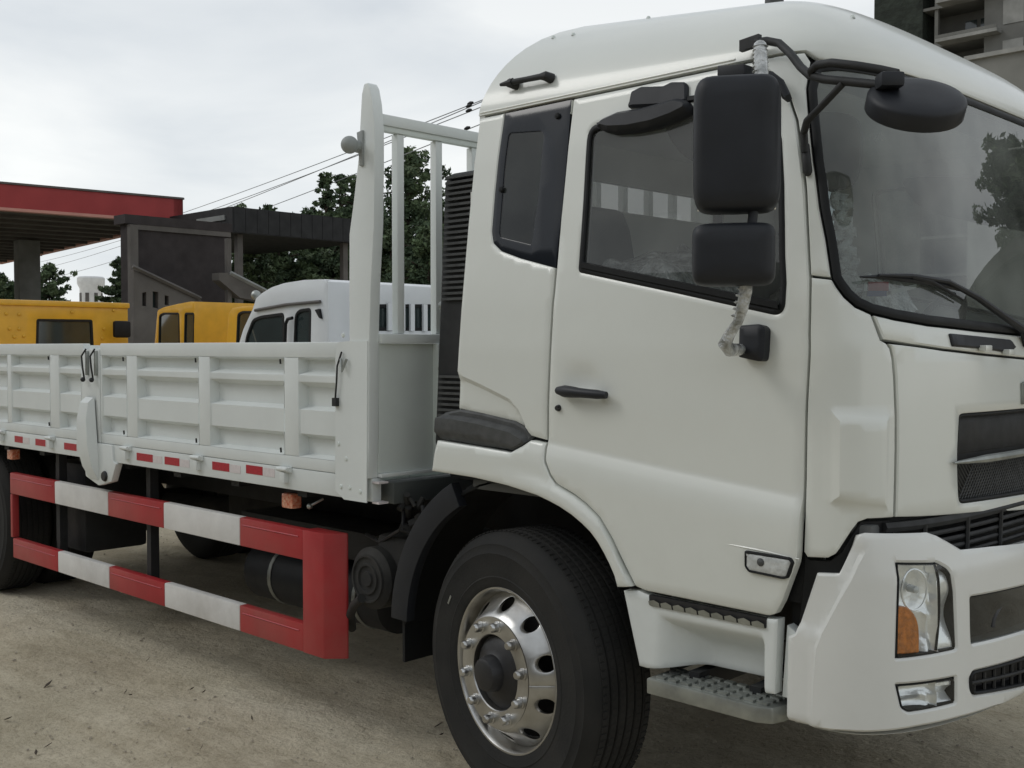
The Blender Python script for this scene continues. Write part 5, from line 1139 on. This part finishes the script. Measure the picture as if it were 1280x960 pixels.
def lorry(root_name, label, cornerpx, D, front_px, prof_px, mtl, wd, wins, rear_win=None, cat='truck', zfloor=.95, bed=3.4, gutter=None):
    c = onD(cornerpx[0], cornerpx[1], D); Y = c[1]; X0 = c[0]
    r = empty(root_name, (X0, Y + wd / 2, 0), label, cat, 'trucks parked in a row behind the flatbed truck')
    pf = [onY(x, y, Y) for x, y in prof_px]; pf = [(p[0], p[2]) for p in pf]        # top outline from rear to front, then down
    xf = min(p[0] for p in pf); pf = pf + [(xf - .02, zfloor)]
    loop = [(X0, zfloor)] + pf[::-1] if False else [(X0, zfloor), (X0, pf[0][1])] + pf[1:]
    sk = Flat((0, Y, 0), (1, 0, 0)); hs = []
    for wpx in wins: hs.append(rounded([(onY(x, y, Y)[0], onY(x, y, Y)[2]) for x, y in wpx], .05))
    side = skin_panel('cab_side', sk, rounded(loop, [0] + [.03] * (len(loop) - 1)), mtl, r, hs, base=.003, depth=.05, edge=.012, drop=.004, grid=.15)
    for h_ in hs:
        skin_panel('window_seal', sk, inset(h_, -.004), M['rubber'], side, [inset(h_, .028)], base=.006, depth=.02, edge=.004, grid=.15)
        skin_panel('window_pane', sk, inset(h_, .02), M['glass2'], side, base=-.012, depth=.0, edge=0, grid=.4)
    sh = MB(); n = len(loop)
    lp_ = loop[1:]; Ya, Yb = Y + .004, Y + wd - .004
    for i in range(len(lp_) - 1):
        a, b = lp_[i], lp_[i + 1]; sh.add([(a[0], Ya, a[1]), (b[0], Ya, b[1]), (b[0], Yb, b[1]), (a[0], Yb, a[1])], [(0, 1, 2, 3)])
    sh.build('cab_roof', mtl, r, smooth=50)
    sh = MB(); sh.prism([(p[0], p[1]) for p in loop], Y + wd - .02, Y + wd); sh.build('cab_side', mtl, r)
    rs = Flat((X0 + .0, 0, 0), (0, 1, 0)); rl_ = [(Y, zfloor), (Y + wd, zfloor), (Y + wd, pf[0][1]), (Y, pf[0][1])]; rh = []
    if rear_win: rh = [rounded([(onX(x, y, X0)[1], onX(x, y, X0)[2]) for x, y in rear_win[0]], .03)]
    rear_ = skin_panel('cab_back', rs, rl_, mtl, r, rh, base=.004, depth=.04, edge=.012, drop=.004, grid=.15)
    if rh:
        skin_panel('window_seal', rs, inset(rh[0], -.006), M['rubber'], rear_, [inset(rh[0], .03)], base=.008, depth=.02, edge=.004, grid=.15)
        skin_panel('window_pane', rs, inset(rh[0], .02), M['glass2'], rear_, base=-.012, depth=0, edge=0, grid=.4)
        for x in rear_win[1]:
            y_ = onX(x, 395, X0)[1]; zz = [p[1] for p in rh[0]]; mb = MB(); mb.box(X0 + .01, X0 + .04, y_ - .028, y_ + .028, min(zz), max(zz)); mb.build('window_bar', mtl, rear_)
    mb = MB(); mb.box(xf + .1, X0 - .05, Y + .1, Y + wd - .1, zfloor - .02, zfloor + .3); mb.build('cab_floor', M['rubber'], r)
    mb = MB(); mb.box(xf + .2, X0 + bed + .3, Y + .45, Y + .55, .62, .82); mb.box(xf + .2, X0 + bed + .3, Y + wd - .55, Y + wd - .45, .62, .82); mb.build('chassis', M['chassis'], r)
    mb = MB(); mb.box(X0 + .25, X0 + bed, Y + .02, Y + wd - .02, .86, .96); bd_ = mb.build('load_bed', mtl, r, bevel=.01)
    for ya, yb in ((Y + .02, Y + .05), (Y + wd - .05, Y + wd - .02)): mb = MB(); mb.box(X0 + .25, X0 + bed, ya, yb, .962, 1.32); mb.build('drop_side', mtl, bd_, bevel=.005)
    for wx in (xf + .55, X0 + bed - .9):
        for wy, s_ in ((Y + .04, 1), (Y + wd - .26, 1)):
            mb = MB(); mb.lathe([(.20, .0), (.23, -.012), (.36, -.01), (.40, .03), (.40, .18), (.36, .22), (.20, .21)], 32, 'y'); w_ = mb.build('wheel', M['tyre'], r, local=True, loc=(wx - X0, wy - Y - wd / 2, .40))
            mb = MB(); mb.lathe([(.0001, .02), (.08, .01), (.09, .05), (.17, .06), (.19, .01), (.205, .0)], 24, 'y'); mb.build('rim', M['steel'], w_, local=True)
    mb = MB(); mb.box(xf - .08, xf + .04, Y + .02, Y + wd - .02, .55, .85); mb.build('front_bumper', mtl, r, bevel=.02)
    return r, X0, Y, xf
# white truck with barred rear window
r_, X0_, Y0_, xf_ = lorry('small_white_truck', 'bluish white truck cab with barred rear window, seen behind the headboard post', (410, 348), 11, 298,
    [(410, 352), (404, 349), (380, 350), (355, 354), (340, 359), (328, 366), (320, 373), (316, 386), (304, 412), (298, 432)], M['white2'], 2.0,
    [[(305, 440), (308, 420), (316, 399), (326, 395), (355, 391), (356, 440)], [(367, 440), (369, 393), (374, 387), (389, 385), (388, 440)]],
    ([(469, 381), (543, 381), (543, 413), (469, 413)], (485, 501, 513, 529)))
a_, b_ = onY(319, 388, Y0_ - .02), onY(400, 377, Y0_ - .02)
mb = MB(); mb.tube([a_, (a_ + b_) / 2 + np.array([0, 0, .015]), b_], .018, 6); mb.build('rain_gutter', M['greywall'], r_)
q = onY(398, 391, Y0_ - .02); mb = MB(); mb.prism([(q[0] - .05, q[2] + .03), (q[0] + .02, q[2] + .04), (q[0] + .05, q[2] - .06), (q[0] + .02, q[2] - .05)], Y0_ - .03, Y0_); mb.build('vent', M['rubber'], r_)
q = onY(320, 369, Y0_ + .1); mb = MB(); mb.sphere(q, .055, 14, 8); mb.build('roof_lamp', M['steel'], r_)
q1, q2 = onY(356, 432, Y0_ - .05), onY(357, 405, Y0_ - .05); mb = MB(); mb.tube([q1, q2, q2 + np.array([.04, 0, .05]), q2 + np.array([.12, 0, .06])], .018, 8); mb.build('mirror_arm', M['rubber'], r_)
# yellow trucks
yr, yx, yy_, _ = lorry('yellow_truck', 'yellow truck cab seen from behind with one wide rear window, leftmost of the parked trucks', (-45, 376), 15, -120,
    [(-45, 377), (-50, 376), (-90, 377), (-105, 384), (-118, 410), (-122, 432)], M['yellow'], 2.35, [[(-112, 435), (-104, 398), (-80, 396), (-78, 435)]],
    ([(46, 399), (115, 400), (117, 440), (45, 440)], ()))
for x, y in ((8, 392), (24, 393), (12, 411), (24, 411), (18, 421), (30, 420), (130, 411), (128, 423), (142, 388), (90, 390)):
    q = onX(x, y, yx + .01); mb = MB(); mb.lathe([(.0001, .014), (.02, .010), (.026, .0)], 8, 'x', q); mb.build('rivet', M['yellow'], yr)
q = onX(152, 412, yx + .25); mb = MB(); mb.box(q[0] - .06, q[0] + .03, q[1] - .12, q[1] + .14, q[2] - .12, q[2] + .13); mb.build('mirror', M['rubber'], yr, bevel=.04)
mb = MB(); mb.box(yx - .3, yx + .035, yy_ - .02, yy_ + 2.37, onX(100, 384, yx)[2], onX(100, 377, yx)[2]); mb.build('roof_lip', M['yellow'], yr, bevel=.02)
lorry('yellow_truck', 'yellow truck cab with two small side windows, between the dark brown building and white cab', (243, 377), 17, 193,
    [(243, 377), (238, 377), (222, 380), (205, 384), (197, 388), (193, 432)], M['yellow'], 1.85, [[(198, 440), (199, 394), (204, 391), (224, 391), (225, 440)], [(230, 440), (231, 391), (243, 391), (242, 440)]])
lorry('yellow_truck', 'narrow slice of a yellow truck cab right beside the white truck windscreen', (330, 382), 14.5, 284,
    [(330, 383), (324, 382), (303, 383), (291, 385), (286, 392), (283, 432)], M['yellow'], 1.8, [[(295, 440), (297, 392), (303, 389), (318, 389), (318, 440)]])

# filling-station canopy
def quadbox(mb, P4, z0, z1):
    mb.add([(p[0], p[1], z0) for p in P4] + [(p[0], p[1], z1) for p in P4], [(3, 2, 1, 0), (4, 5, 6, 7), (0, 1, 5, 4), (1, 2, 6, 5), (2, 3, 7, 6), (3, 0, 4, 7)]); return mb
A = onD(229, 281, 28.8); B = onD(0, 264, 26); Cc = onD(0, 332, 43)
ef = (B - A)[:2]; ef /= np.linalg.norm(ef); es = (Cc - A)[:2]; es /= np.linalg.norm(es); A2 = A[:2]
cn_ = empty('station_canopy', (A2[0] + 9 * ef[0] + 9 * es[0], A2[1] + 9 * ef[1] + 9 * es[1], 0), 'big flat canopy with dark red fascia on concrete columns at left', 'canopy')
zb, zt = 4.92, 5.60; e2 = A2 + ef * 22; e3 = e2 + es * 18; e4 = A2 + es * 18
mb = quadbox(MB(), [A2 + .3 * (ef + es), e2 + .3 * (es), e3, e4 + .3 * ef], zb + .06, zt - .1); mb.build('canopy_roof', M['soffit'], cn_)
for p, q in ((A2, e2), (e4, A2)):
    d = (q - p) / np.linalg.norm(q - p); nrm_ = ef if abs(d @ es) > .9 else es
    mb = quadbox(MB(), [p, q, q + nrm_ * .25, p + nrm_ * .25], zb + .10, zt - .03); f_ = mb.build('fascia', M['fascia_red'], cn_)
    mb = quadbox(MB(), [p - nrm_ * .03, q - nrm_ * .03, q + nrm_ * .22, p + nrm_ * .22], zb + .03, zb + .097); mb.build('fascia_stripe', M['stripe'], f_)
    mb = quadbox(MB(), [p - nrm_ * .04, q - nrm_ * .04, q + nrm_ * .22, p + nrm_ * .22], zt - .028, zt + .02); mb.build('fascia_cap', M['greywall'], f_)
for k in range(15):
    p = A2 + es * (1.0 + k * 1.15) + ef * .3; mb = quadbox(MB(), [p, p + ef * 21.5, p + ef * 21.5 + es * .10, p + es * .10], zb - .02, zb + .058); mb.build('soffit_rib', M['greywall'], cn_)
q = onD(34.5, 378, 33); 
for dx in (0, -7.5):
    mb = MB(); o_ = q[:2] + ef * (-dx); mb = quadbox(MB(), [o_ - ef * .30 - es * .3, o_ + ef * .30 - es * .3, o_ + ef * .30 + es * .3, o_ - ef * .30 + es * .3], 0, 4.9); mb.build('column', M['concrete'], cn_, bevel=.02)
q = onD(118, 300, 41); quadbox(MB(), [q[:2] - ef * .3 + es * .0, q[:2] + ef * .3, q[:2] + ef * .3 + es * .6, q[:2] - ef * .3 + es * .6], 0, 4.9) 

# dark brown building with sloping grey stair walls
XD = -19.9
d0, d1 = onX(160, 280, XD), onX(288, 288, XD); y0d, y1d = d0[1], d1[1]
db = empty('dark_brown_building', (XD - 2, (y0d + y1d) / 2, 0), 'tall windowless dark brown clad building with a grey corner post behind the yellow trucks', 'building')
mb = MB(); mb.box(XD - .35, XD, y0d, y1d, 0, 4.40); mb.build('wall', M['clad'], db)
mb = MB(); mb.box(XD - .45, XD + .06, y0d - .1, y1d + .02, 4.402, 4.60); mb.build('roof_edge', M['clad'], db)
mb = MB(); mb.box(XD, XD + .05, y0d + .2, y1d - .02, 4.29, 4.40); mb.build('wall_band', M['greywall'], db)
mb = MB(); mb.box(XD + .001, XD + .14, y0d - .02, y0d + .16, 0, 4.38); mb.build('corner_post', M['greywall'], db)
def pxpoly(pts, X): return [(onX(x, y, X)[1], onX(x, y, X)[2]) for x, y in pts]
st = empty('stair_wall', (XD + .8, onX(205, 380, XD + .8)[1], 0), 'grey wall with sloping top and small dark openings in front of the dark building', 'wall')
sk = Flat((XD + .8, 0, 0), (0, 1, 0))
pw = pxpoly([(167, 337), (250, 375), (300, 400), (300, 440), (167, 440)], XD + .8)
hs = [pxpoly(h_, XD + .8) for h_ in ([(178, 366), (183, 365), (183, 383), (178, 382)], [(191, 364), (198, 365), (198, 386), (191, 384)], [(206, 369), (211, 370), (211, 382), (206, 381)])]
wl_ = skin_panel('wall', sk, pw, M['greywall'], st, hs, depth=.25, edge=.01, grid=.4)
for h_ in hs: skin_panel('window', sk, inset(h_, -.005), M['glass2'], wl_, base=-.15, depth=0, edge=0, grid=.4)
a_, b_ = onX(166, 333, XD + .85), onX(251, 373, XD + .85); mb = MB(); mb.tube([a_, b_], .045, 4); mb.build('coping', M['greywall'], st)
mb = MB(); zz = pxpoly([(251, 376), (300, 399)], XD + .8)
ls = empty('sloping_parapet', (XD + 1.2, onX(300, 360, XD + 1.2)[1], 0), 'pale grey sloping parapet with a thin post, right of the dark brown building', 'parapet')
mb = MB(); mb.prism(pxpoly([(274, 341), (290, 341), (332, 364), (332, 378), (300, 372), (274, 350)], XD + 1.2), XD + .9, XD + 1.2, 'x'); mb.build('wall', M['greywall'], ls)
a_, b_ = onX(288, 341, XD + 1.21), onX(333, 364, XD + 1.21); mb = MB(); mb.tube([a_, b_], .05, 4); mb.build('coping', M['concrete'], ls)
mb = MB(); g_ = onX(287, 340, XD + 1.1); mb.box(XD + .98, XD + 1.1, g_[1] - .05, g_[1] + .05, 0, onX(287, 298, XD + 1.1)[2]); mb.build('post', M['greywall'], ls)
# dark flat shed roof
Cn = onD(290, 258, 26.5); sr = empty('shed_roof', (Cn[0] - 2.5, Cn[1] + 4, 0), 'long black flat shed roof in front of the trees', 'roof')
mb = MB(); zt_, zb_ = Cn[2], Cn[2] - .62
mb.box(Cn[0] - 5, Cn[0], Cn[1], Cn[1] + 3.9, zb_, zt_); mb.build('roof_slab', M['darkroof'], sr)
for k in range(12): y = Cn[1] + .05 + k * .325; mb = MB(); mb.box(Cn[0], Cn[0] + .010, y, y + .31, zb_ + .02, zt_ - .02); mb.build('fascia_sheet', M['darkroof'], sr)
mb = MB(); mb.box(Cn[0] - 1.6, Cn[0] - .3, Cn[1] - .03, Cn[1], zt_ - .30, zt_ - .18); mb.build('light_strip', M['concrete'], sr)
for k in range(2): mb = MB(); y = Cn[1] + .3 + k * 3.2; mb.box(Cn[0] - .4, Cn[0] - .25, y, y + .15, 0, zb_); mb.build('post', M['greywall'], sr)

# white round tower
tc_ = onD(114, 378, 80); mb = MB(); c0 = (tc_[0], tc_[1], 0)
mb.lathe([(.0001, 0), (.78, 0), (.78, 6.0), (.95, 6.35), (.95, 6.75), (.85, 6.85), (.0001, 6.9)], 28, 'z', c0); tw = mb.build('water_tower', mat('tower_white', (.72, .73, .74), .7, var=.15), None, loc=c0); tag(tw, 'small white round tower with flared top, far off under the canopy', 'tower')
for a in np.linspace(0, 2 * math.pi, 9)[:-1]:
    mb = MB(); d = np.array([math.cos(a), math.sin(a), 0]); t_ = np.array([-d[1], d[0], 0]); mb.obox(np.array(c0) + d * .77 + np.array([0, 0, 5.35]), t_, (0, 0, 1), d, .13, .32, .03); mb.build('opening', M['greywall'], tw); mb = MB(); mb.obox(np.array(c0) + d * .77 + np.array([0, 0, 4.2]), t_, (0, 0, 1), d, .08, .30, .03); mb.build('opening', M['greywall'], tw)

# distant low hill
hm = mat('far_hill', (.10, .125, .12), .95, var=.3, vscale=.02); mb = MB(); n = 60; v = []
for i in range(n):
    a = math.radians(100 + i * 1.6); R_ = 420; hh = 14 + 9 * math.sin(i * .35) + 5 * math.sin(i * .9 + 1)
    for r_, z_ in ((R_ - 120, -1), (R_ - 40, hh * .75), (R_, hh), (R_ + 80, -1)): v.append((r_ * math.cos(a), r_ * math.sin(a), z_))
mb.add(v, [(i * 4 + j, i * 4 + j + 1, i * 4 + 5 + j, i * 4 + 4 + j) for i in range(n - 1) for j in range(3)]); ho = mb.build('hills', hm, None); tag(ho, kind='structure', label='low distant wooded hills')

# trees
leafA = mat('leaf_dark', (.056, .092, .044), .75, var=.4, vscale=3); leafB = mat('leaf_mid', (.11, .16, .075), .75, var=.35, vscale=3); leafC = mat('leaf_light', (.15, .20, .11), .7, var=.3, vscale=3); bark = mat('bark', (.07, .055, .04), .9, var=.3)
def tree(name, label, base, H_, shape, spread, nleaf, lsz, seed, group='trees behind the yard', base_h=.12, cs=1.0):
    rng = np.random.RandomState(seed); r = empty(name, tuple(base), label, 'tree', group); b = np.array(base, float)
    mb = MB(); lean = rng.uniform(-.02, .02, 2) * H_; tip = b + np.array([lean[0], lean[1], H_ * .93]); n = 8
    mb.tube([b + (tip - b) * t + np.array([.04 * math.sin(5 * t + seed), .04 * math.cos(4 * t), 0]) * H_ * .1 for t in np.linspace(0, 1, n)], [max(.012, .022 * H_ * (1 - t) ** 1.1 + .01) for t in np.linspace(0, 1, n)], 8)
    cl = []
    nb = 16 + int(H_ * 5)
    for k in range(nb):
        t = base_h + (1 - base_h) * (k + rng.rand()) / nb; a = k * 2.4 + rng.uniform(-.5, .5)
        rad = spread * (shape(t)) * rng.uniform(.55, 1.1); up = rng.uniform(-.05, .35) * rad
        p0 = b + (tip - b) * min(t, .98); p1 = p0 + np.array([math.cos(a) * rad, math.sin(a) * rad, up]); mid = (p0 + p1) / 2 + np.array([0, 0, rad * .08]); mb.tube([p0, mid, p1], [.010 * H_ * .6, .006 * H_ * .6, .004], 5, cap=False)
        for f_ in (.25, .5, .75, 1.0): cl.append((p0 + (p1 - p0) * f_ + rng.normal(0, .06 * spread, 3), max(.10, cs * .25 * spread * (1.15 - .55 * f_) * (.35 + .65 * shape(t)))))
    mb.build('trunk', bark, r, local=False)
    cl.append((tip, .14 * spread)); C_ = np.array([c[0] for c in cl]); S_ = np.array([c[1] for c in cl]); wgt = S_ ** 1.6; wgt /= wgt.sum()
    idx = rng.choice(len(cl), nleaf, p=wgt); tone = rng.choice(3, len(cl), p=[.5, .36, .14])
    u = rng.normal(size=(nleaf, 3)); u /= np.linalg.norm(u, axis=1, keepdims=True); ctr = C_[idx] + u * (S_[idx] * rng.uniform(.35, 1.0, nleaf) ** .6)[:, None] * np.array([1, 1, .7])
    a = rng.normal(size=(nleaf, 3)); a /= np.linalg.norm(a, axis=1, keepdims=True); c2 = np.cross(a, rng.normal(size=(nleaf, 3))); c2 /= np.linalg.norm(c2, axis=1, keepdims=True); sz = lsz * rng.uniform(.6, 1.4, nleaf)
    V = np.stack([ctr - a * sz[:, None], ctr - c2 * sz[:, None] * .5, ctr + a * sz[:, None], ctr + c2 * sz[:, None] * .5], 1).reshape(-1, 3) - b
    me = bpy.data.meshes.new('crown'); me.from_pydata(V.tolist(), [], [(4 * i, 4 * i + 1, 4 * i + 2, 4 * i + 3) for i in range(nleaf)])
    for m_ in (leafA, leafB, leafC): me.materials.append(m_)
    me.polygons.foreach_set('material_index', tone[idx].astype(np.int32)); link('crown', me, r); return r
spire = lambda t: max(.03, min(1, (1 - t) * 2.3)) * min(1, 6 * t)
oval = lambda t: max(.08, math.sin(math.pi * min(1, max(0, (t * .92 + .06)))) ** .7)
def tr(px, ytop, D, spread, shape, nleaf, seed, label, name='broadleaf_tree', lsz=None):
    p = onD(px, 435, D); H_ = 1.706 + (435 - ytop) / F_PX * D * (1.0); tree(name, label, (p[0], p[1], 0), H_, shape, spread, int(nleaf * 1.9), lsz or .0022 * D, seed, cs=.50 if shape is spire else .85)
tr(512, 168, 36, 2.2, oval, 11000, 1, 'tall full green tree seen between the headboard bars')
tr(468, 232, 38, 1.5, oval, 6500, 2, 'bushy green tree directly left of the tallest tree, beside the headboard post')
tr(552, 236, 39, 1.6, oval, 6000, 3, 'bushy green tree directly behind the black air intake')
tr(405, 203, 40, 1.9, spire, 6500, 4, 'slender pointed conifer, leftmost of the three spires', 'conifer_tree')
tr(425, 204, 42, 1.9, spire, 6500, 5, 'slender pointed conifer, middle one of the three spires', 'conifer_tree')
tr(443, 206, 40, 1.9, spire, 6500, 6, 'slender pointed conifer, touching the headboard post', 'conifer_tree')
tr(385, 248, 37, 1.5, oval, 6000, 7, 'rounded dark tree below the left conifer spire')
tr(425, 246, 36, 1.6, oval, 6500, 8, 'rounded dark tree below the middle conifer spire')
tr(337, 243, 44, 1.3, oval, 4500, 9, 'small tree top showing above the middle of the shed roof')
tr(306, 242, 44, 1.2, oval, 4500, 10, 'small tree top showing above the left end of the shed roof')
tr(355, 262, 35, 1.7, oval, 7000, 11, 'dense tree filling the gap under the shed roof')
tr(312, 300, 33, 1.5, oval, 6500, 12, 'dense tree just right of the thin post of the parapet')
tr(5, 338, 50, 1.7, oval, 4500, 13, 'dark tree left of the canopy column')
tr(62, 322, 50, 1.6, oval, 4500, 14, 'dark rounded tree right of the canopy column')
tr(152, 312, 46, 1.0, oval, 4500, 15, 'dark narrow tree beside the corner post of the dark building')
tr(490, 262, 34, 1.7, oval, 8000, 17, 'broad leafy tree in front of the tallest one, between post and first bar')
tr(535, 268, 33, 1.7, oval, 8000, 18, 'broad leafy tree low behind the second headboard bar')
tr(452, 268, 34, 1.6, oval, 7000, 19, 'broad leafy tree right at the end of the shed roof')
tr(590, 270, 37, 1.7, oval, 5500, 16, 'green tree mostly hidden by the rear edge of the big truck cab')
mb = MB(); hd = []
# far hedge that closes the row between the trunks
rng = np.random.RandomState(40); n = 16000; t = rng.rand(n); a_, b_ = onD(255, 435, 46), onD(640, 435, 43); P_ = a_[None, :] * (1 - t[:, None]) + b_[None, :] * t[:, None]; P_[:, 2] = rng.rand(n) ** .8 * (3.4 + .8 * np.sin(t * 30)); P_[:, :2] += rng.normal(0, .45, (n, 2))
a = rng.normal(size=(n, 3)); a /= np.linalg.norm(a, axis=1, keepdims=True); c2 = np.cross(a, rng.normal(size=(n, 3))); c2 /= np.linalg.norm(c2, axis=1, keepdims=True); V = np.stack([P_ - a * .15, P_ - c2 * .09, P_ + a * .15, P_ + c2 * .09], 1).reshape(-1, 3)
me = bpy.data.meshes.new('hedge'); me.from_pydata(V.tolist(), [], [(4 * i, 4 * i + 1, 4 * i + 2, 4 * i + 3) for i in range(n)]); me.materials.append(leafA); tag(link('undergrowth', me), 'dense dark undergrowth below the row of trees', 'undergrowth', kind='stuff')

# power lines and poles
wm = mat('cable', (.26, .27, .28), .6); pm = mat('wooden_pole', (.12, .10, .08), .9, var=.3)
def pole(base, H_, label):
    mb = MB(); b = np.array(base); mb.tube([b, b + np.array([0, 0, H_])], [.16, .11], 12); o = mb.build('utility_pole', pm, None, loc=tuple(b)); tag(o, label, 'utility pole', 'poles carrying the overhead cables')
    for z in (H_ - .3, H_ - 1.1): mb = MB(); mb.obox(b + np.array([0, 0, z]), RGT, (0, 0, 1), fwdh, .95, .06, .05); mb.build('cross_arm', pm, o)
    for z in (H_ - .3, H_ - 1.1):
        for s in (-.9, -.45, .45, .9): mb = MB(); mb.lathe([(.03, 0), (.06, .03), (.035, .07), (.06, .11), (.03, .15), (.0001, .16)], 10, 'z', b + RGT * s + np.array([0, 0, z + .06])); mb.build('insulator', M['rubber'], o)
    return b
pn = onD(665, 435, 30); pn[2] = 0; pole(pn, 1.706 + (435 - 110) / F_PX * 30, 'wooden pole hidden behind the cab edge where the cables end')
pf_ = onD(40, 435, 92); pf_[2] = 0; pole(pf_, 10.5, 'far wooden pole behind the station canopy')
for i, (n0, f0) in enumerate((((594, 127), (228, 256)), ((592, 136), (230, 264)), ((590, 158), (300, 262)), ((592, 130), (228, 270)))):
    dx = (f0[1] - n0[1]) / (f0[0] - n0[0]); a_ = onD(n0[0] + 34, n0[1] + 34 * dx, 30); n_i = onD(n0[0] - 3, n0[1] - 3 * dx, 30); b_ = onD(45 + 6 * i, n0[1] + dx * (45 + 6 * i - n0[0]), 90)
    mb = MB(); T = np.linspace(0, 1, 30); mb.tube([a_ + (b_ - a_) * t - np.array([0, 0, 1.2 * 4 * t * (1 - t) * .35]) for t in T], .015, 5); c_ = mb.build('overhead_cable', wm, None)
    tag(c_, ('topmost overhead cable, ending at the insulator by the cab', 'overhead cable just below the topmost one', 'lowest overhead cable, passing low over the headboard rail', 'overhead cable crossing just above the shed roof')[i], 'cable', 'overhead cables')
    mb = MB(); e_ = (b_ - a_) / np.linalg.norm(b_ - a_); mb.tube([n_i, n_i + e_ * .12, n_i + e_ * .26], [.03, .055, .03], 8); mb.build('cable_insulator', M['rubber'], c_)

# apartment block upper right
DA = 90; ca = onD(1096, 30, DA); XA, YA = ca[0], ca[1]
ap = empty('apartment_block', (XA + 15, YA + 8, 0), 'tall grey apartment block under construction with dark openings and concrete balconies, upper right', 'building')
netm = mat('dark_green_netting', (.022, .030, .022), .9, var=.6, vscale=1.2, bump=.6, bscale=3, dist=.2); cf = mat('raw_concrete_facade', (.15, .15, .14), .9, var=.3, vscale=.5, bump=.2, bscale=3); cl_ = mat('pale_render', (.28, .28, .265), .85, var=.3, vscale=1.0)
X1 = onY(1186, 30, YA)[0]; X2 = onY(1226, 30, YA)[0]; X3 = onY(1420, 30, YA)[0]
zof = lambda x, y: onY(x, y, YA)[2]
mb = MB(); mb.box(XA, X3, YA + 3, YA + 18, 0, 48); mb.build('core_wall', cf, ap)
mb = MB(); mb.box(XA - .35, X1 - 2.2, YA + .24, YA + 3, 0, 48); mb.build('netted_bay', netm, ap)
fh = 3.0; zb0 = zof(1202, 50) % fh
for k in range(16):
    z = zb0 + k * fh
    mb = MB(); mb.box(XA - .3, X3, YA + .3, YA + 3.2, z - .12, z + .10); fs_ = mb.build('floor_slab', cf, ap)
    if 12 <= z <= 40:
        mb = MB(); mb.box(X1 - .6, X2 + 1.6, YA - 1.1, YA + .3, z - .10, z + .16); bl = mb.build('balcony', cl_, ap)
        mb = MB(); mb.box(X1 - .6, X2 + 1.6, YA - 1.1, YA - 1.0, z + .17, z + .42); mb.build('balcony_rail', cf, bl)
        for xx in np.arange(XA + .6, X1 - .5, 2.0): mb = MB(); mb.box(xx, xx + .28, YA + .45, YA + .79, z + .1, z + fh - .12); mb.build('column', cf, fs_)
        for xx in np.arange(X1 + .1, X2 + .4, 1.2): mb = MB(); mb.box(xx, xx + .9, YA + 2.95, YA + 3.0, z + .3, z + 2.2); mb.build('window', M['glass2'], ap)
mb = MB(); mb.box(X2 + .3, X3, YA - .1, YA + 2.99, 0, 48); wb = mb.build('wall', cf, ap)
for k in range(16):
    z = zb0 + k * fh
    for xx in np.arange(X2 + 1.7, X3 - 1.5, 3.2): mb = MB(); mb.box(xx, xx + 1.5, YA - .16, YA - .101, z + .5, z + 2.3); mb.build('pale_panel', cl_, wb)
# lower annexe roof in front of the block
zx = zof(1250, 70); sk2 = Flat((0, YA - 6, 0), (1, 0, 0)); an = [onY(x, y, YA - 6) for x, y in ((1212, 76), (1420, 34))]
mb = MB(); mb.box(an[0][0], an[1][0], YA - 6, YA - 1.2, 0, an[0][2] + .0); aw = mb.build('annexe_wall', mat('annexe_render', (.19, .19, .175), .85, var=.2, vscale=.6), ap)
mb = MB(); mb.box(an[0][0] - .3, an[1][0], YA - 6.3, YA - 1.2, an[0][2], an[0][2] + .30); mb.build('annexe_coping', cl_, aw)

# ------------------------------------------------ out of view: building and trees mirrored in glass, and an added shading block
wh = empty('yard_shade_block', (-4, -24, 0), 'long grey block across the yard, unseen, added to shade the near side', 'building')  # unseen block, added to keep sky light off the near side
mb = MB(); mb.box(-50, 40, -34, -20, 0, 8.2); mb.build('wall', mat('shade_block_wall', (.20, .20, .19), .8, var=.2, vscale=.4), wh)
for k in range(11): mb = MB(); x = -46 + k * 8; mb.box(x, x + 4, -19.99, -19.9, 0, 4.2); mb.build('shade_block_panel', M['greywall'], wh)
mb = MB(); mb.box(-50.4, 40.4, -34.4, -19.5, 8.2, 8.5); mb.build('roof', M['darkroof'], wh)
sb_ = empty('roadside_building', (4, 14, 0), 'dark low building beyond the front of the truck', 'building')
mb = MB(); mb.box(1.0, 7.6, 12.5, 15.5, 0, 4.5); mb.build('wall', M['darkroof'], sb_); mb = MB(); mb.box(.8, 7.8, 12.3, 15.7, 4.5, 4.7); mb.build('roof', M['clad'], sb_)
tree('broadleaf_tree', 'leafy tree beyond the front of the truck', (5.0, 17.8, 0), 8.6, oval, 2.6, 30000, .10, 30)
tree('broadleaf_tree', 'second leafy tree beyond the front of the truck', (2.0, 18.5, 0), 9.2, oval, 2.8, 20000, .085, 31)
